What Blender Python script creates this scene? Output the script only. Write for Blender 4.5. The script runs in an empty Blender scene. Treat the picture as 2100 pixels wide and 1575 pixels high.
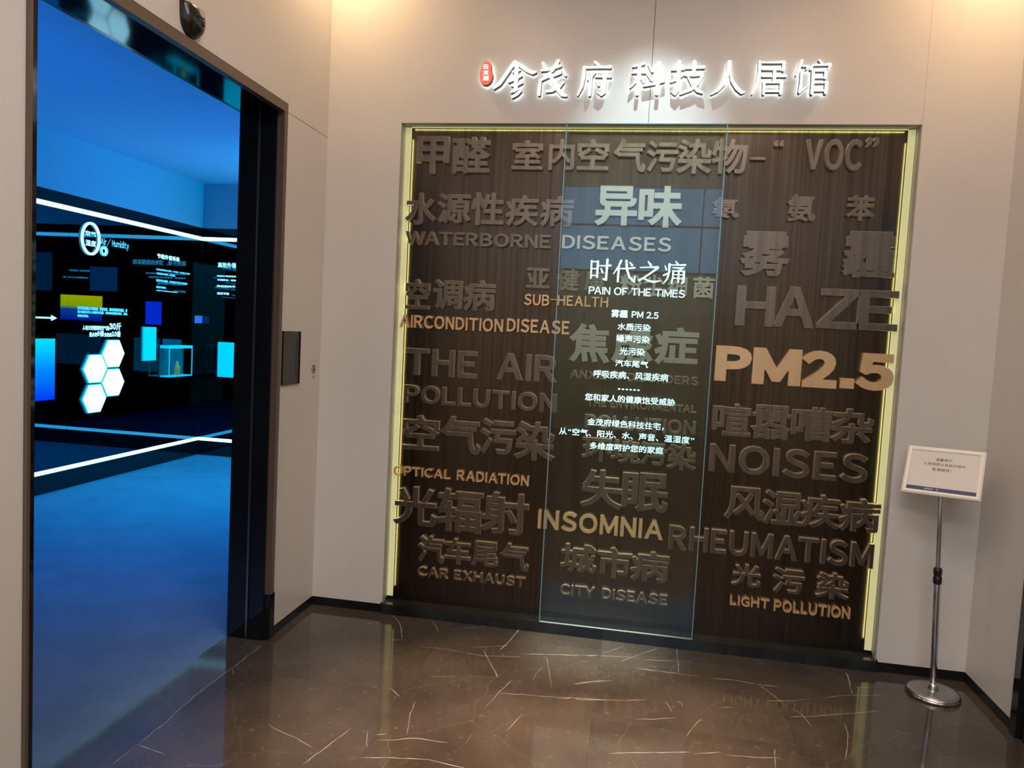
import bpy, math, random
import numpy as np
from mathutils import Vector, Matrix

# ------------------------------------------------------------------ camera, world, lights, exposure
SC = bpy.context.scene
COL = SC.collection
CAM = Vector((1.75743, -3.90996, 1.6))
FPX = 1527.85
_y, _p, _r = math.radians(9.67625), math.radians(-3.90089), math.radians(2.94506)
FW = Vector((-math.sin(_y)*math.cos(_p), math.cos(_y)*math.cos(_p), math.sin(_p)))
_R0 = Vector((math.cos(_y), math.sin(_y), 0)); _U0 = _R0.cross(FW)
RT = math.cos(_r)*_R0 + math.sin(_r)*_U0
UP = -math.sin(_r)*_R0 + math.cos(_r)*_U0
cd = bpy.data.cameras.new('camera'); cam = bpy.data.objects.new('camera', cd); COL.objects.link(cam)
cd.sensor_width = 36; cd.lens = FPX/2100*36; cd.clip_start = .05; cd.clip_end = 100
cam.matrix_world = Matrix.Translation(CAM) @ Matrix((RT, UP, -FW)).transposed().to_4x4()
SC.camera = cam
SC.view_settings.view_transform = 'Standard'; SC.view_settings.look = 'None'
SC.view_settings.gamma = 1; SC.view_settings.use_curve_mapping = False
SC.view_settings.exposure = 0.0
W = bpy.data.worlds.new('world'); SC.world = W; W.use_nodes = True
W.node_tree.nodes['Background'].inputs[0].default_value = (.5, .45, .4, 1)
W.node_tree.nodes['Background'].inputs[1].default_value = .02

def light(name, kind, loc, aim, energy, color, **k):
    d = bpy.data.lights.new(name, kind); d.energy = energy; d.color = color
    for a, v in k.items(): setattr(d, a, v)
    o = bpy.data.objects.new(name, d); o.location = loc
    o.rotation_euler = (Vector(aim)-Vector(loc)).to_track_quat('-Z', 'Y').to_euler()
    COL.objects.link(o); return o
# lobby: two added unseen broad area fills, warm corner downlights, one cool spotlight over the glass
light('room_area_fill', 'AREA', (1.8, -2.75, 3.76), (1.8, -2.6, 0), 47, (1, .92, .88), shape='RECTANGLE', size=1.8, size_y=1.0)
light('lobby_area_fill', 'AREA', (1.7, -6.8, 4.9), (1.7, -6.2, 0), 210, (1, .88, .76), shape='RECTANGLE', size=3, size_y=2)
light('corner_downlight_left', 'SPOT', (.16, -.30, 3.77), (.12, -.10, 2.2), 44, (1, .66, .33), spot_size=math.radians(172), spot_blend=1, shadow_soft_size=.08)
light('corner_downlight_right', 'SPOT', (3.28, -.34, 3.77), (3.3, -.1, 2.2), 50, (1, .64, .32), spot_size=math.radians(172), spot_blend=1, shadow_soft_size=.08)
for _x in (.85, 2.6): light('warm_room_fill', 'SPOT', (_x, -1.5, 3.77), (_x, -.4, 0), 43, (1, .62, .38), spot_size=math.radians(160), spot_blend=1, shadow_soft_size=.22)  # added unseen lamps that warm the upper walls
light('glass_spotlight', 'SPOT', (1.75, -.80, 3.77), (1.72, 0, 2.36), 125, (.70, .95, 1), spot_size=math.radians(42), spot_blend=1, shadow_soft_size=.02)
light('glass_bounce_fill', 'SPOT', (1.66, -.36, 3.77), (1.62, -.13, 0), 1100, (.92, 1, .9), spot_size=math.radians(15), spot_blend=1, shadow_soft_size=.03)  # added lamp standing in for the beam the glass throws on the floor
light('warm_floor_downlight', 'SPOT', (1.45, -1.35, 3.77), (1.5, -1.45, 0), 1250, (1, .66, .44), spot_size=math.radians(46), spot_blend=1, shadow_soft_size=.04)
# led strips hidden at the edges of the recess
for _n, _l, _a in (('recess_led_left', (.456, .060, 1.38), (.476, .070, 1.38)), ('recess_led_right', (2.974, .060, 1.38), (2.954, .070, 1.38)), ('recess_led_top', (1.715, .060, 2.683), (1.715, .070, 2.663))):
    light(_n, 'AREA', _l, _a, .9, (.85, 1, .42), shape='RECTANGLE', size=2.5 if 'top' in _n else .006, size_y=.006 if 'top' in _n else 2.5)
# gallery: added unseen blue fill lamps that tint the room
for _i, (_l, _a, _e, _c) in enumerate([((-2.5, -2.7, .5), (-2.5, -.3, 3.1), 430, (0, .24, 1)), ((-.35, 3.7, 1.1), (-2.0, 2.0, 3.1), 330, (0, .34, 1)), ((-.35, 3.7, 1.9), (-2.6, 3.5, 3.1), 90, (0, .75, 1)),
                                 ((-1.2, -.6, 3.05), (-1.6, -.4, 0), 60, (0, .24, 1)), ((-1.3, 1.2, 3.05), (-1.8, 1.4, 0), 290, (0, .38, 1)), ((-1.6, 2.9, 3.05), (-2.3, 3.1, 0), 480, (0, .60, 1))]):
    light('gallery_blue_fill', 'SPOT', _l, _a, _e, _c, spot_size=math.radians(64 if _i == 0 else 100), spot_blend=1, shadow_soft_size=.03)

# ------------------------------------------------------------------ helpers
def hit(x, y, ax, v):
    """photo pixel -> point on the world plane axis=v"""
    d = FW*FPX + RT*(x-1050) + UP*(787.5-y)
    return CAM + d*((v-CAM[ax])/d[ax])

MATS = {}
def sock(n, *names):
    for a in names:
        if a in n.inputs: return n.inputs[a]
def mat(name, col=(.5, .5, .5), rough=.5, metal=0, emit=None, es=0, spec=None, trans=None, coat=None):
    m = bpy.data.materials.new(name); m.use_nodes = True
    b = m.node_tree.nodes['Principled BSDF']
    b.inputs['Base Color'].default_value = (*col, 1); b.inputs['Roughness'].default_value = rough
    b.inputs['Metallic'].default_value = metal
    if spec is not None: sock(b, 'Specular IOR Level').default_value = spec
    if emit: b.inputs['Emission Color'].default_value = (*emit, 1); b.inputs['Emission Strength'].default_value = es
    if trans: sock(b, 'Transmission Weight').default_value = trans
    if coat: b.inputs['Coat Weight'].default_value = coat; b.inputs['Coat Roughness'].default_value = .05
    MATS[name] = m; return m
def nodes(m): return m.node_tree.nodes, m.node_tree.links, m.node_tree.nodes['Principled BSDF']
def add_noise(m, scale, lo, hi, detail=4, stretch=(1, 1, 1), bump=0, rough=None, p0=.35, p1=.65):
    N, L, b = nodes(m)
    tc = N.new('ShaderNodeTexCoord'); mp = N.new('ShaderNodeMapping'); mp.inputs['Scale'].default_value = stretch
    no = N.new('ShaderNodeTexNoise'); no.inputs['Scale'].default_value = scale; no.inputs['Detail'].default_value = detail
    L.new(tc.outputs['Object'], mp.inputs[0]); L.new(mp.outputs[0], no.inputs['Vector'])
    cr = N.new('ShaderNodeValToRGB'); cr.color_ramp.elements[0].position = p0; cr.color_ramp.elements[1].position = p1
    cr.color_ramp.elements[0].color = (*lo, 1); cr.color_ramp.elements[1].color = (*hi, 1)
    L.new(no.outputs['Fac'], cr.inputs[0]); L.new(cr.outputs[0], b.inputs['Base Color'])
    if bump:
        bp = N.new('ShaderNodeBump'); bp.inputs['Strength'].default_value = bump; bp.inputs['Distance'].default_value = .002
        L.new(no.outputs['Fac'], bp.inputs['Height']); L.new(bp.outputs[0], b.inputs['Normal'])
    if rough:
        mr = N.new('ShaderNodeMapRange'); mr.inputs['To Min'].default_value = rough[0]; mr.inputs['To Max'].default_value = rough[1]
        L.new(no.outputs['Fac'], mr.inputs['Value']); L.new(mr.outputs[0], b.inputs['Roughness'])
    return m

WALL = add_noise(mat('white_panel', rough=.3, spec=.35), 1.3, (.60, .572, .55), (.63, .602, .58))
CEIL = mat('ceiling_paint', (.62, .58, .54), .8)
PANEL = add_noise(mat('brushed_bronze_panel', rough=.35, metal=1), 1.0, (.078, .055, .039), (.115, .081, .057), 6, (60, 60, .6), bump=.03, rough=(.20, .30))
LETTER = add_noise(mat('bronze_letter', rough=.33, metal=.92), 1.0, (.16, .125, .10), (.21, .165, .13), 4, (40, 40, 1))
LETTER_LIT = mat('bronze_letter_lit_tone', (.44, .43, .36), .4, .55)  # bronze letters behind the glass, spotlight brightness painted into the colour
LETTER_HALF_LIT = mat('bronze_letter_half_lit_tone', (.30, .29, .23), .38, .75)  # same bronze, with a weaker lit tone painted in
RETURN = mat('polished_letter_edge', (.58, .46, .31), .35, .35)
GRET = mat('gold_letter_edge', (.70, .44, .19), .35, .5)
GOLD = add_noise(mat('gold_letter', rough=.4, metal=.45), 1.0, (.62, .42, .23), (.68, .46, .26), 4, (20, 20, 1))
BLACK = mat('black_gloss', (.006, .007, .009), .06)
BASEB = mat('black_baseboard', (.008, .008, .008), .18)
KERB = add_noise(mat('black_marble', rough=.12), 7, (.008, .009, .008), (.02, .022, .018), 8)
BRONZE = mat('bronze_metal_trim', (.17, .125, .095), .42, .55)
CHROME = mat('chrome', (.62, .62, .64), .12, 1)
SATIN = mat('satin_steel', (.42, .41, .42), .32, 1)
DARKPL = mat('black_plastic', (.012, .01, .01), .22)
JOINT = mat('dark_joint', (.06, .05, .045), .8)  # dark wall core that shows through the panel joints
WHITEF = mat('cream_frame', (.80, .76, .70), .35)
PAPER = mat('notice_paper', (.62, .59, .57), .5, coat=.4)
NAVY = mat('navy_band', (.03, .045, .13), .5)
INK = mat('ink', (.05, .05, .06), .6)
RED = mat('red_seal', (.80, .12, .07), .35, emit=(1, .16, .10), es=.55)
SIGNF = mat('lit_white_face', (.95, .95, .95), .4, emit=(1, 1, 1), es=1.6)
SIGNS = mat('dark_letter_return', (.03, .03, .032), .4, .5)
HALO = mat('halo_light', (1, 1, 1), .5, emit=(.9, 1, .96), es=2.6)
STRIP = mat('pale_yellow_light_strip', (.5, .5, .3), .6, emit=(.74, .70, .34), es=.44)
GTEXT = mat('edge_lit_lettering', (.6, .9, .9), .4, emit=(.55, .95, .92), es=.85)
GEDGE = mat('glass_edge', (.17, .36, .42), .3)
LED = mat('led_tube', (1, 1, 1), .5, emit=(.33, .8, 1.15), es=3.0)
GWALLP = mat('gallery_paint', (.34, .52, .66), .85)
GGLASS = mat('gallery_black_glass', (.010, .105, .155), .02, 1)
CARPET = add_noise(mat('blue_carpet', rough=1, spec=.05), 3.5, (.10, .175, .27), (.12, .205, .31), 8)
HEXF = mat('hexagon_diffuser', (.9, 1, 1), .5, emit=(.75, 1.3, 1.35), es=1.25)
HEXR = mat('hexagon_rim', (0, .2, .3), .3, emit=(0, .55, .8), es=.8)
CY = mat('cyan_lit_box', (0, .3, .4), .3, emit=(.0, .56, .93), es=.95)
DISP = mat('dim_display', (.01, .03, .05), .1, emit=(.0, .10, .2), es=.5)
GW = mat('lit_gallery_text', (.9, 1, 1), .5, emit=(.6, 1.1, 1.3), es=1.1)
GC = mat('cyan_gallery_text', (.2, .8, 1), .5, emit=(.12, .75, 1.1), es=.9)
VEIN = mat('white_vein', (.42, .39, .34), .12)

def gradient_emit(name, stops, axis='Z'):
    """a screen or light box whose own picture runs through the given colours"""
    m = mat(name, (0, 0, 0), .2, emit=(0, 0, 0), es=1); N, L, b = nodes(m)
    tc = N.new('ShaderNodeTexCoord'); sp = N.new('ShaderNodeSeparateXYZ'); cr = N.new('ShaderNodeValToRGB')
    L.new(tc.outputs['Generated'], sp.inputs[0]); L.new(sp.outputs[axis], cr.inputs[0])
    e = cr.color_ramp.elements
    e[0].position, e[0].color = stops[0][0], (*stops[0][1], 1)
    e[1].position, e[1].color = stops[-1][0], (*stops[-1][1], 1)
    for p, c in stops[1:-1]: e.new(p).color = (*c, 1)
    L.new(cr.outputs[0], b.inputs['Emission Color']); return m
THERM = gradient_emit('thermal_screen', [(0, (.0, .02, .5)), (.45, (.02, .12, .4)), (.6, (3.6, .8, .0)), (1, (4.6, .9, .0))])
BLUEBOX = gradient_emit('blue_light_box', [(0, (.0, .03, .9)), (.5, (.0, .25, .95)), (1, (.0, .75, .95))])
BLUESCR = mat('deep_blue_screen', (0, 0, .1), .2, emit=(.01, .05, .95), es=3.6)

# glass: clear, faint green, plus an absorbing body
def glass_mat():
    m = bpy.data.materials.new('clear_glass'); m.use_nodes = True; N = m.node_tree.nodes; L = m.node_tree.links
    N.clear(); o = N.new('ShaderNodeOutputMaterial'); mx = N.new('ShaderNodeMixShader')
    fr = N.new('ShaderNodeFresnel'); fr.inputs[0].default_value = 1.55
    t = N.new('ShaderNodeBsdfTransparent'); t.inputs[0].default_value = (.97, 1, .985, 1)
    g = N.new('ShaderNodeBsdfGlossy'); g.inputs['Roughness'].default_value = .0; g.inputs[0].default_value = (.9, 1, 1, 1)
    ge = N.new('ShaderNodeNewGeometry'); iv = N.new('ShaderNodeMath'); iv.operation = 'SUBTRACT'; iv.inputs[0].default_value = 1; L.new(ge.outputs['Backfacing'], iv.inputs[1])
    mu = N.new('ShaderNodeMath'); mu.operation = 'MULTIPLY'; L.new(fr.outputs[0], mu.inputs[0]); L.new(iv.outputs[0], mu.inputs[1])
    L.new(mu.outputs[0], mx.inputs[0]); L.new(t.outputs[0], mx.inputs[1]); L.new(g.outputs[0], mx.inputs[2]); L.new(mx.outputs[0], o.inputs[0])
    return m
GLASS = glass_mat()

def marble():
    m = mat('dark_marble', (.05, .04, .032), .08, spec=.5); N, L, b = nodes(m)
    tc = N.new('ShaderNodeTexCoord')
    n1 = N.new('ShaderNodeTexNoise'); n1.inputs['Scale'].default_value = 2.2; n1.inputs['Detail'].default_value = 8
    mp = N.new('ShaderNodeMapping'); mp.inputs['Scale'].default_value = (1, 1.0, 1)
    n2 = N.new('ShaderNodeTexNoise'); n2.inputs['Scale'].default_value = 38; n2.inputs['Detail'].default_value = 6
    L.new(tc.outputs['Object'], n1.inputs['Vector']); L.new(tc.outputs['Object'], mp.inputs[0]); L.new(mp.outputs[0], n2.inputs['Vector'])
    c1 = N.new('ShaderNodeValToRGB'); e = c1.color_ramp.elements
    e[0].position = .3; e[0].color = (.036, .029, .023, 1); e[1].position = .7; e[1].color = (.078, .062, .047, 1)
    c2 = N.new('ShaderNodeValToRGB'); e = c2.color_ramp.elements
    e[0].position = .62; e[0].color = (0, 0, 0, 1); e[1].position = .85; e[1].color = (.3, .3, .3, 1)
    mx = N.new('ShaderNodeMix'); mx.data_type = 'RGBA'
    L.new(n1.outputs['Fac'], c1.inputs[0]); L.new(n2.outputs['Fac'], c2.inputs[0])
    L.new(c2.outputs[0], mx.inputs['Factor']); L.new(c1.outputs[0], mx.inputs['A']); mx.inputs['B'].default_value = (.32, .28, .23, 1)
    # hairline crackle
    vo = N.new('ShaderNodeTexVoronoi'); vo.feature = 'DISTANCE_TO_EDGE'; vo.inputs['Scale'].default_value = 1.4
    ad = N.new('ShaderNodeMixRGB'); ad.blend_type = 'ADD'; ad.inputs[0].default_value = .35
    n3 = N.new('ShaderNodeTexNoise'); n3.inputs['Scale'].default_value = 1.5; n3.inputs['Detail'].default_value = 5
    L.new(tc.outputs['Object'], n3.inputs['Vector']); L.new(tc.outputs['Object'], ad.inputs[1]); L.new(n3.outputs['Color'], ad.inputs[2]); L.new(ad.outputs[0], vo.inputs['Vector'])
    c3 = N.new('ShaderNodeValToRGB'); e = c3.color_ramp.elements
    e[0].position = 0; e[0].color = (.12, .12, .12, 1); e[1].position = .003; e[1].color = (0, 0, 0, 1)
    L.new(vo.outputs['Distance'], c3.inputs[0])
    m2 = N.new('ShaderNodeMix'); m2.data_type = 'RGBA'
    L.new(c3.outputs[0], m2.inputs['Factor']); L.new(mx.outputs['Result'], m2.inputs['A']); m2.inputs['B'].default_value = (.3, .27, .22, 1)
    L.new(m2.outputs['Result'], b.inputs['Base Color'])
    return m
MARBLE = marble()

def mesh_obj(name, V, F, m, parent=None, loc=(0, 0, 0), smooth=False):
    me = bpy.data.meshes.new(name); me.from_pydata([tuple(v) for v in V], [], F); me.update()
    me.materials.append(m)
    if smooth:
        for p in me.polygons: p.use_smooth = True
    o = bpy.data.objects.new(name, me); o.location = loc; COL.objects.link(o)
    if parent: o.parent = parent
    return o
BOXF = [(0, 3, 2, 1), (4, 5, 6, 7), (0, 1, 5, 4), (1, 2, 6, 5), (2, 3, 7, 6), (3, 0, 4, 7)]
def boxgeo(a, b):
    (x0, y0, z0), (x1, y1, z1) = a, b
    return [(x0, y0, z0), (x1, y0, z0), (x1, y1, z0), (x0, y1, z0), (x0, y0, z1), (x1, y0, z1), (x1, y1, z1), (x0, y1, z1)]
def box(name, a, b, m, parent=None, bev=0):
    a, b = [min(p, q) for p, q in zip(a, b)], [max(p, q) for p, q in zip(a, b)]
    c = [(p+q)/2 for p, q in zip(a, b)]; c[2] = a[2]
    base = Vector(c)
    off = base - (pl(parent) if parent else Vector())
    V = [Vector(v)-base for v in boxgeo(a, b)]
    o = mesh_obj(name, V, BOXF, m, parent, off)
    if bev:
        md = o.modifiers.new('edge', 'BEVEL'); md.width = bev; md.segments = 2
    return o
def pl(o):
    v = Vector(o.location)
    while o.parent: o = o.parent; v += Vector(o.location)
    return v
def boxes(name, L, m, parent=None):
    V, F = [], []
    for a, b in L:
        n = len(V); V += boxgeo([min(p, q) for p, q in zip(a, b)], [max(p, q) for p, q in zip(a, b)]); F += [tuple(i+n for i in f) for f in BOXF]
    o = mesh_obj(name, V, F, m, parent)
    if parent: o.location = -pl(parent)
    return o
def lathe(name, prof, m, parent=None, loc=(0, 0, 0), seg=40, smooth=True):
    V, F = [], []
    for r, z in prof:
        for k in range(seg):
            a = 2*math.pi*k/seg; V.append((r*math.cos(a), r*math.sin(a), z))
    for i in range(len(prof)-1):
        for k in range(seg):
            F.append((i*seg+k, i*seg+(k+1) % seg, (i+1)*seg+(k+1) % seg, (i+1)*seg+k))
    F.append(tuple(range(seg))[::-1]); F.append(tuple((len(prof)-1)*seg+k for k in range(seg)))
    return mesh_obj(name, V, F, m, parent, loc, smooth)
def empty(name, loc=(0, 0, 0)):
    o = bpy.data.objects.new(name, None); o.location = loc; o.empty_display_size = .05; COL.objects.link(o); return o
def tag(o, label=None, cat=None, group=None, kind=None):
    if label: o['label'] = label
    if cat: o['category'] = cat
    if group: o['group'] = group
    if kind: o['kind'] = kind
    return o

# ------------------------------------------------------------------ glyph shapes (outline field grown to a bolder weight, then contoured)
_segs = {}
def glyph_segs(ch):
    """outline segments of one character of Blender's built-in lettering, wide forms for Latin"""
    if ch in _segs: return _segs[ch]
    if ch == 'I':
        _segs[ch] = [np.array([(0, 0), (.085, 0), (.085, .733), (0, .733)])]; return _segs[ch]
    if ch == '.':
        _segs[ch] = [np.array([(0, 0), (.10, 0), (.10, .10), (0, .10)])]; return _segs[ch]
    c2 = chr(ord(ch)+0xFEE0) if '!' <= ch <= '~' else ch
    d = bpy.data.curves.new('g', 'FONT'); d.body = c2; d.size = 1; d.resolution_u = 4
    d.fill_mode = 'NONE'
    o = bpy.data.objects.new('g', d); COL.objects.link(o)
    dg = bpy.context.evaluated_depsgraph_get(); dg.update()
    me = bpy.data.meshes.new_from_object(o.evaluated_get(dg))
    P = np.array([v.co[:2] for v in me.vertices]) if len(me.vertices) else np.zeros((0, 2))
    E = np.array([e.vertices[:] for e in me.edges]) if len(me.edges) else np.zeros((0, 2), int)
    # orient edges along each closed chain
    nb = {}
    for a, b in E: nb.setdefault(a, []).append(b); nb.setdefault(b, []).append(a)
    seen = set(); loops = []
    for s in sorted(nb):
        if s in seen: continue
        loop = [s]; seen.add(s); cur = s
        nxt = [t for t in nb[s] if t == s+1] or nb[s][:1]
        cur = nxt[0]
        while cur not in seen:
            loop.append(cur); seen.add(cur)
            c = [t for t in nb[cur] if t not in seen]
            if not c: break
            cur = c[0]
        loops.append(P[loop])
    bpy.data.objects.remove(o); bpy.data.curves.remove(d); bpy.data.meshes.remove(me)
    _segs[ch] = loops
    return loops
def contour(F, X, Y):
    """iso-zero loops of field F (negative inside) on grid"""
    F = F + 1e-9; S = F < 0
    ny, nx = F.shape
    c = S[:-1, :-1]*1 + S[:-1, 1:]*2 + S[1:, 1:]*4 + S[1:, :-1]*8
    nxt = {}
    T = {1: [(3, 0)], 2: [(0, 1)], 3: [(3, 1)], 4: [(1, 2)], 5: [(3, 0), (1, 2)], 6: [(0, 2)], 7: [(3, 2)], 8: [(2, 3)], 9: [(2, 0)], 10: [(0, 1), (2, 3)], 11: [(2, 1)], 12: [(1, 3)], 13: [(1, 0)], 14: [(0, 3)]}
    for j, i in zip(*np.nonzero((c > 0) & (c < 15))):
        ek = {0: (0, j, i), 1: (1, j, i+1), 2: (0, j+1, i), 3: (1, j, i)}
        for a, b in T[int(c[j, i])]: nxt.setdefault(ek[a], []).append(ek[b])
    def pt(e):
        h, j, i = e
        if h == 0:
            a, b = F[j, i], F[j, i+1]; t = a/(a-b); return (X[i]+t*(X[i+1]-X[i]), Y[j])
        a, b = F[j, i], F[j+1, i]; t = a/(a-b); return (X[i], Y[j]+t*(Y[j+1]-Y[j]))
    loops = []
    while nxt:
        s = next(iter(nxt)); cur = s; L = []
        while cur in nxt:
            L.append(pt(cur)); q = nxt[cur]; n = q.pop()
            if not q: del nxt[cur]
            cur = n
            if cur == s: break
        if len(L) > 5: loops.append(np.array(L))
    return loops
def simplify(P, tol):
    n = len(P)
    if n < 8: return P
    a = 0; b = int(np.argmax(((P-P[0])**2).sum(1)))
    keep = {a, b}
    def rec(i, j):
        st = [(i, j)]
        while st:
            i, j = st.pop()
            if j-i < 2: continue
            A, B = P[i % n], P[j % n]; Q = P[np.arange(i+1, j) % n]
            d = B-A; L = math.hypot(*d) + 1e-12
            D = np.abs((Q[:, 0]-A[0])*d[1]-(Q[:, 1]-A[1])*d[0])/L
            k = int(np.argmax(D))
            if D[k] > tol: keep.add((i+1+k) % n); st += [(i, i+1+k), (i+1+k, j)]
    rec(a, b); rec(b, a+n)
    return P[sorted(keep)]
def area2(P): return float((P[:, 0]*np.roll(P[:, 1], -1)-np.roll(P[:, 0], -1)*P[:, 1]).sum())
def orient(L):
    sg = 1 if sum(area2(l) for l in L) > 0 else -1
    return [(l, sg) for l in L]
def offset_loop(P, d, sg):
    """grow a closed outline by d with mitred corners"""
    keep = [0]
    for i in range(1, len(P)):
        if np.hypot(*(P[i]-P[keep[-1]])) > .0015: keep.append(i)
    if len(keep) > 3 and np.hypot(*(P[keep[-1]]-P[0])) < .0015: keep.pop()
    P = P[keep]; e = np.roll(P, -1, 0)-P; e /= np.linalg.norm(e, axis=1)[:, None]+1e-12
    n = np.c_[e[:, 1], -e[:, 0]]*sg; m = n+np.roll(n, 1, 0); q = (m**2).sum(1)
    k = 2/np.maximum(q, .45)
    return P+m*k[:, None]*d
def clean(P, tol=.0004):
    """drop near-duplicate points and back-tracking spikes (metres)"""
    P = list(map(tuple, P)); ch = True
    while ch and len(P) > 3:
        ch = False
        for i in range(len(P)):
            a, b, c = P[i-1], P[i], P[(i+1) % len(P)]
            u = (b[0]-a[0], b[1]-a[1]); v = (c[0]-b[0], c[1]-b[1]); lu = math.hypot(*u); lv = math.hypot(*v)
            if lu < tol or lv < 1e-6 or (u[0]*v[0]+u[1]*v[1]) < -.99*lu*lv: P.pop(i); ch = True; break
    return np.array(P)
_gl = {}
def glyph(ch, bold, res=72):
    key = (ch, bold, res)
    if key in _gl: return _gl[key]
    L = glyph_segs(ch)
    if not L: _gl[key] = []; return []
    L = [offset_loop(l, bold, sgn) for l, sgn in orient(L)]
    A = np.concatenate([l for l in L]); B = np.concatenate([np.roll(l, -1, 0) for l in L])
    lo, hi = A.min(0)-.03, A.max(0)+.03
    st = .0095 if ord(ch) < 0x3000 else .0125
    X = np.arange(lo[0], hi[0]+st, st); Y = np.arange(lo[1], hi[1]+st, st)
    gx, gy = np.meshgrid(X, Y); px = gx.ravel()[:, None]; py = gy.ravel()[:, None]
    d = B-A; L2 = (d**2).sum(1)+1e-12
    t = np.clip(((px-A[:, 0])*d[:, 0]+(py-A[:, 1])*d[:, 1])/L2, 0, 1)
    D = np.sqrt(((px-A[:, 0]-t*d[:, 0])**2+(py-A[:, 1]-t*d[:, 1])**2).min(1))
    up = (A[:, 1] <= py) & (B[:, 1] > py); dn = (A[:, 1] > py) & (B[:, 1] <= py)
    cr = (d[:, 0]*(py-A[:, 1])-(px-A[:, 0])*d[:, 1])
    w = (up & (cr > 0)).sum(1).astype(int)-(dn & (cr < 0)).sum(1).astype(int)
    S = np.where(w != 0, -D, D).reshape(gx.shape)
    out = [simplify(l, .0028) for l in contour(S, X, Y)]
    out = [l for l in out if len(l) > 2]
    _gl[key] = out; return out

from mathutils.geometry import delaunay_2d_cdt
def inside(P, loops):
    """even-odd test of points P against loops"""
    A = np.concatenate(loops); B = np.concatenate([np.roll(l, -1, 0) for l in loops]); y = P[:, 1][:, None]
    c = (A[:, 1] > y) != (B[:, 1] > y)
    x = A[:, 0]+(y-A[:, 1])*(B[:, 0]-A[:, 0])/np.where(np.abs(B[:, 1]-A[:, 1]) < 1e-12, 1e-12, B[:, 1]-A[:, 1])
    return ((c & (x > P[:, 0][:, None])).sum(1) % 2) == 1
def fill(loops, depth, bevel):
    """mesh of the loops as a raised plate, z from -depth/2 to +depth/2, with a bevelled front rim"""
    if bevel:
        loops = [clean(l) for l in loops]; loops = [l for l in loops if len(l) > 3 and abs(area2(l)) > 2e-5]
    sg = 1 if sum(area2(l) for l in loops) > 0 else -1
    h = depth/2
    tops = []
    for l in loops:
        if bevel:
            e = np.roll(l, -1, 0)-l; e /= np.linalg.norm(e, axis=1)[:, None]+1e-12
            n = np.c_[e[:, 1], -e[:, 0]]*sg; m = n+np.roll(n, 1, 0); k = 2/np.maximum((m**2).sum(1), .6)
            tops.append(l-m*k[:, None]*bevel*.5)
        else: tops.append(l)
    V = []; F = []
    allp = np.concatenate(tops); E = []; o = 0
    for l in tops: n = len(l); E += [(o+i, o+(i+1) % n) for i in range(n)]; o += n
    vs, es, fs, *_ = delaunay_2d_cdt([Vector(p) for p in allp], E, [], 0, 1e-7)
    vs = np.array([tuple(v) for v in vs]); fs = np.array(fs, int).reshape(-1, 3)
    fs = fs[inside(vs[fs].mean(1), tops)] if len(fs) else fs
    V += [(x, y, h) for x, y in vs]; F += [tuple(int(i) for i in f) for f in fs]
    for l, t in zip(loops, tops):
        n = len(l); b0 = len(V)
        V += [(x, y, h) for x, y in t]+[(x, y, h-bevel) for x, y in l]+([(x, y, -h) for x, y in l] if depth > .001 else [])
        for i in range(n):
            j = (i+1) % n
            if bevel: F.append((b0+i, b0+n+i, b0+n+j, b0+j) if sg > 0 else (b0+j, b0+n+j, b0+n+i, b0+i))
            if depth > .001:
                F.append((b0+n+i, b0+2*n+i, b0+2*n+j, b0+n+j) if sg > 0 else (b0+n+j, b0+2*n+j, b0+2*n+i, b0+n+i))
    me = bpy.data.meshes.new('plate'); me.from_pydata(V, [], F); me.update()
    return me
def frame_back(y):   # local x -> world x, local y -> world z, local z -> towards the viewer (-y)
    return Matrix(((1, 0, 0, 0), (0, 0, -1, y), (0, 1, 0, 0), (0, 0, 0, 1)))
def frame_gleft(x):  # on a wall facing +x seen from +x side: local x -> +y, local y -> z, local z -> +x
    return Matrix(((0, 0, 1, x), (1, 0, 0, 0), (0, 1, 0, 0), (0, 0, 0, 1)))
def place_mesh(me, M, name, m, parent, depth, side=None):
    me.transform(Matrix.Translation((0, 0, depth/2))); me.transform(M)
    co = np.array([v.co[:] for v in me.vertices])
    if not len(co): return None
    c = Vector(((co[:, 0].min()+co[:, 0].max())/2, (co[:, 1].min()+co[:, 1].max())/2, co[:, 2].min()))
    me.transform(Matrix.Translation(-c))
    me.name = name; me.materials.clear(); me.materials.append(m)
    if side:
        me.materials.append(side); n = M.to_3x3() @ Vector((0, 0, 1))
        for p in me.polygons: p.material_index = 0 if p.normal.dot(n) > .5 else 1
    o = bpy.data.objects.new(name, me); COL.objects.link(o)
    if parent: o.parent = parent; o.location = c-pl(parent)
    else: o.location = c
    return o

WIDE = {'I': .0, ' ': .0}
KERN = {'WA', 'AT', 'TA', 'LT', 'AV', 'AY', 'TY', 'PA', 'UA', 'MA'} - {'UA', 'MA'}
def layout(s, bold, gap, space):
    """list of (char, loops shifted) with natural proportions"""
    out = []; x = 0; prev = ''
    for ch in s:
        if ch == ' ': x += space; prev = ''; continue
        g = glyph(ch, bold)
        if not g: continue
        if out and prev+ch in KERN: x -= .085
        prev = ch
        A = np.concatenate(g)
        if ord(ch) > 0x2000 and ch not in '“”':
            out.append((ch, [l+np.array([x, 0]) for l in g])); x += 1.0
        elif ch in '“”':
            out.append((ch, [l+np.array([x-A[:, 0].min()+.12, 0]) for l in g])); x += A[:, 0].max()-A[:, 0].min()+.2
        else:
            out.append((ch, [l+np.array([x-A[:, 0].min(), 0]) for l in g])); x += A[:, 0].max()-A[:, 0].min()+gap
    return out
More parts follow.
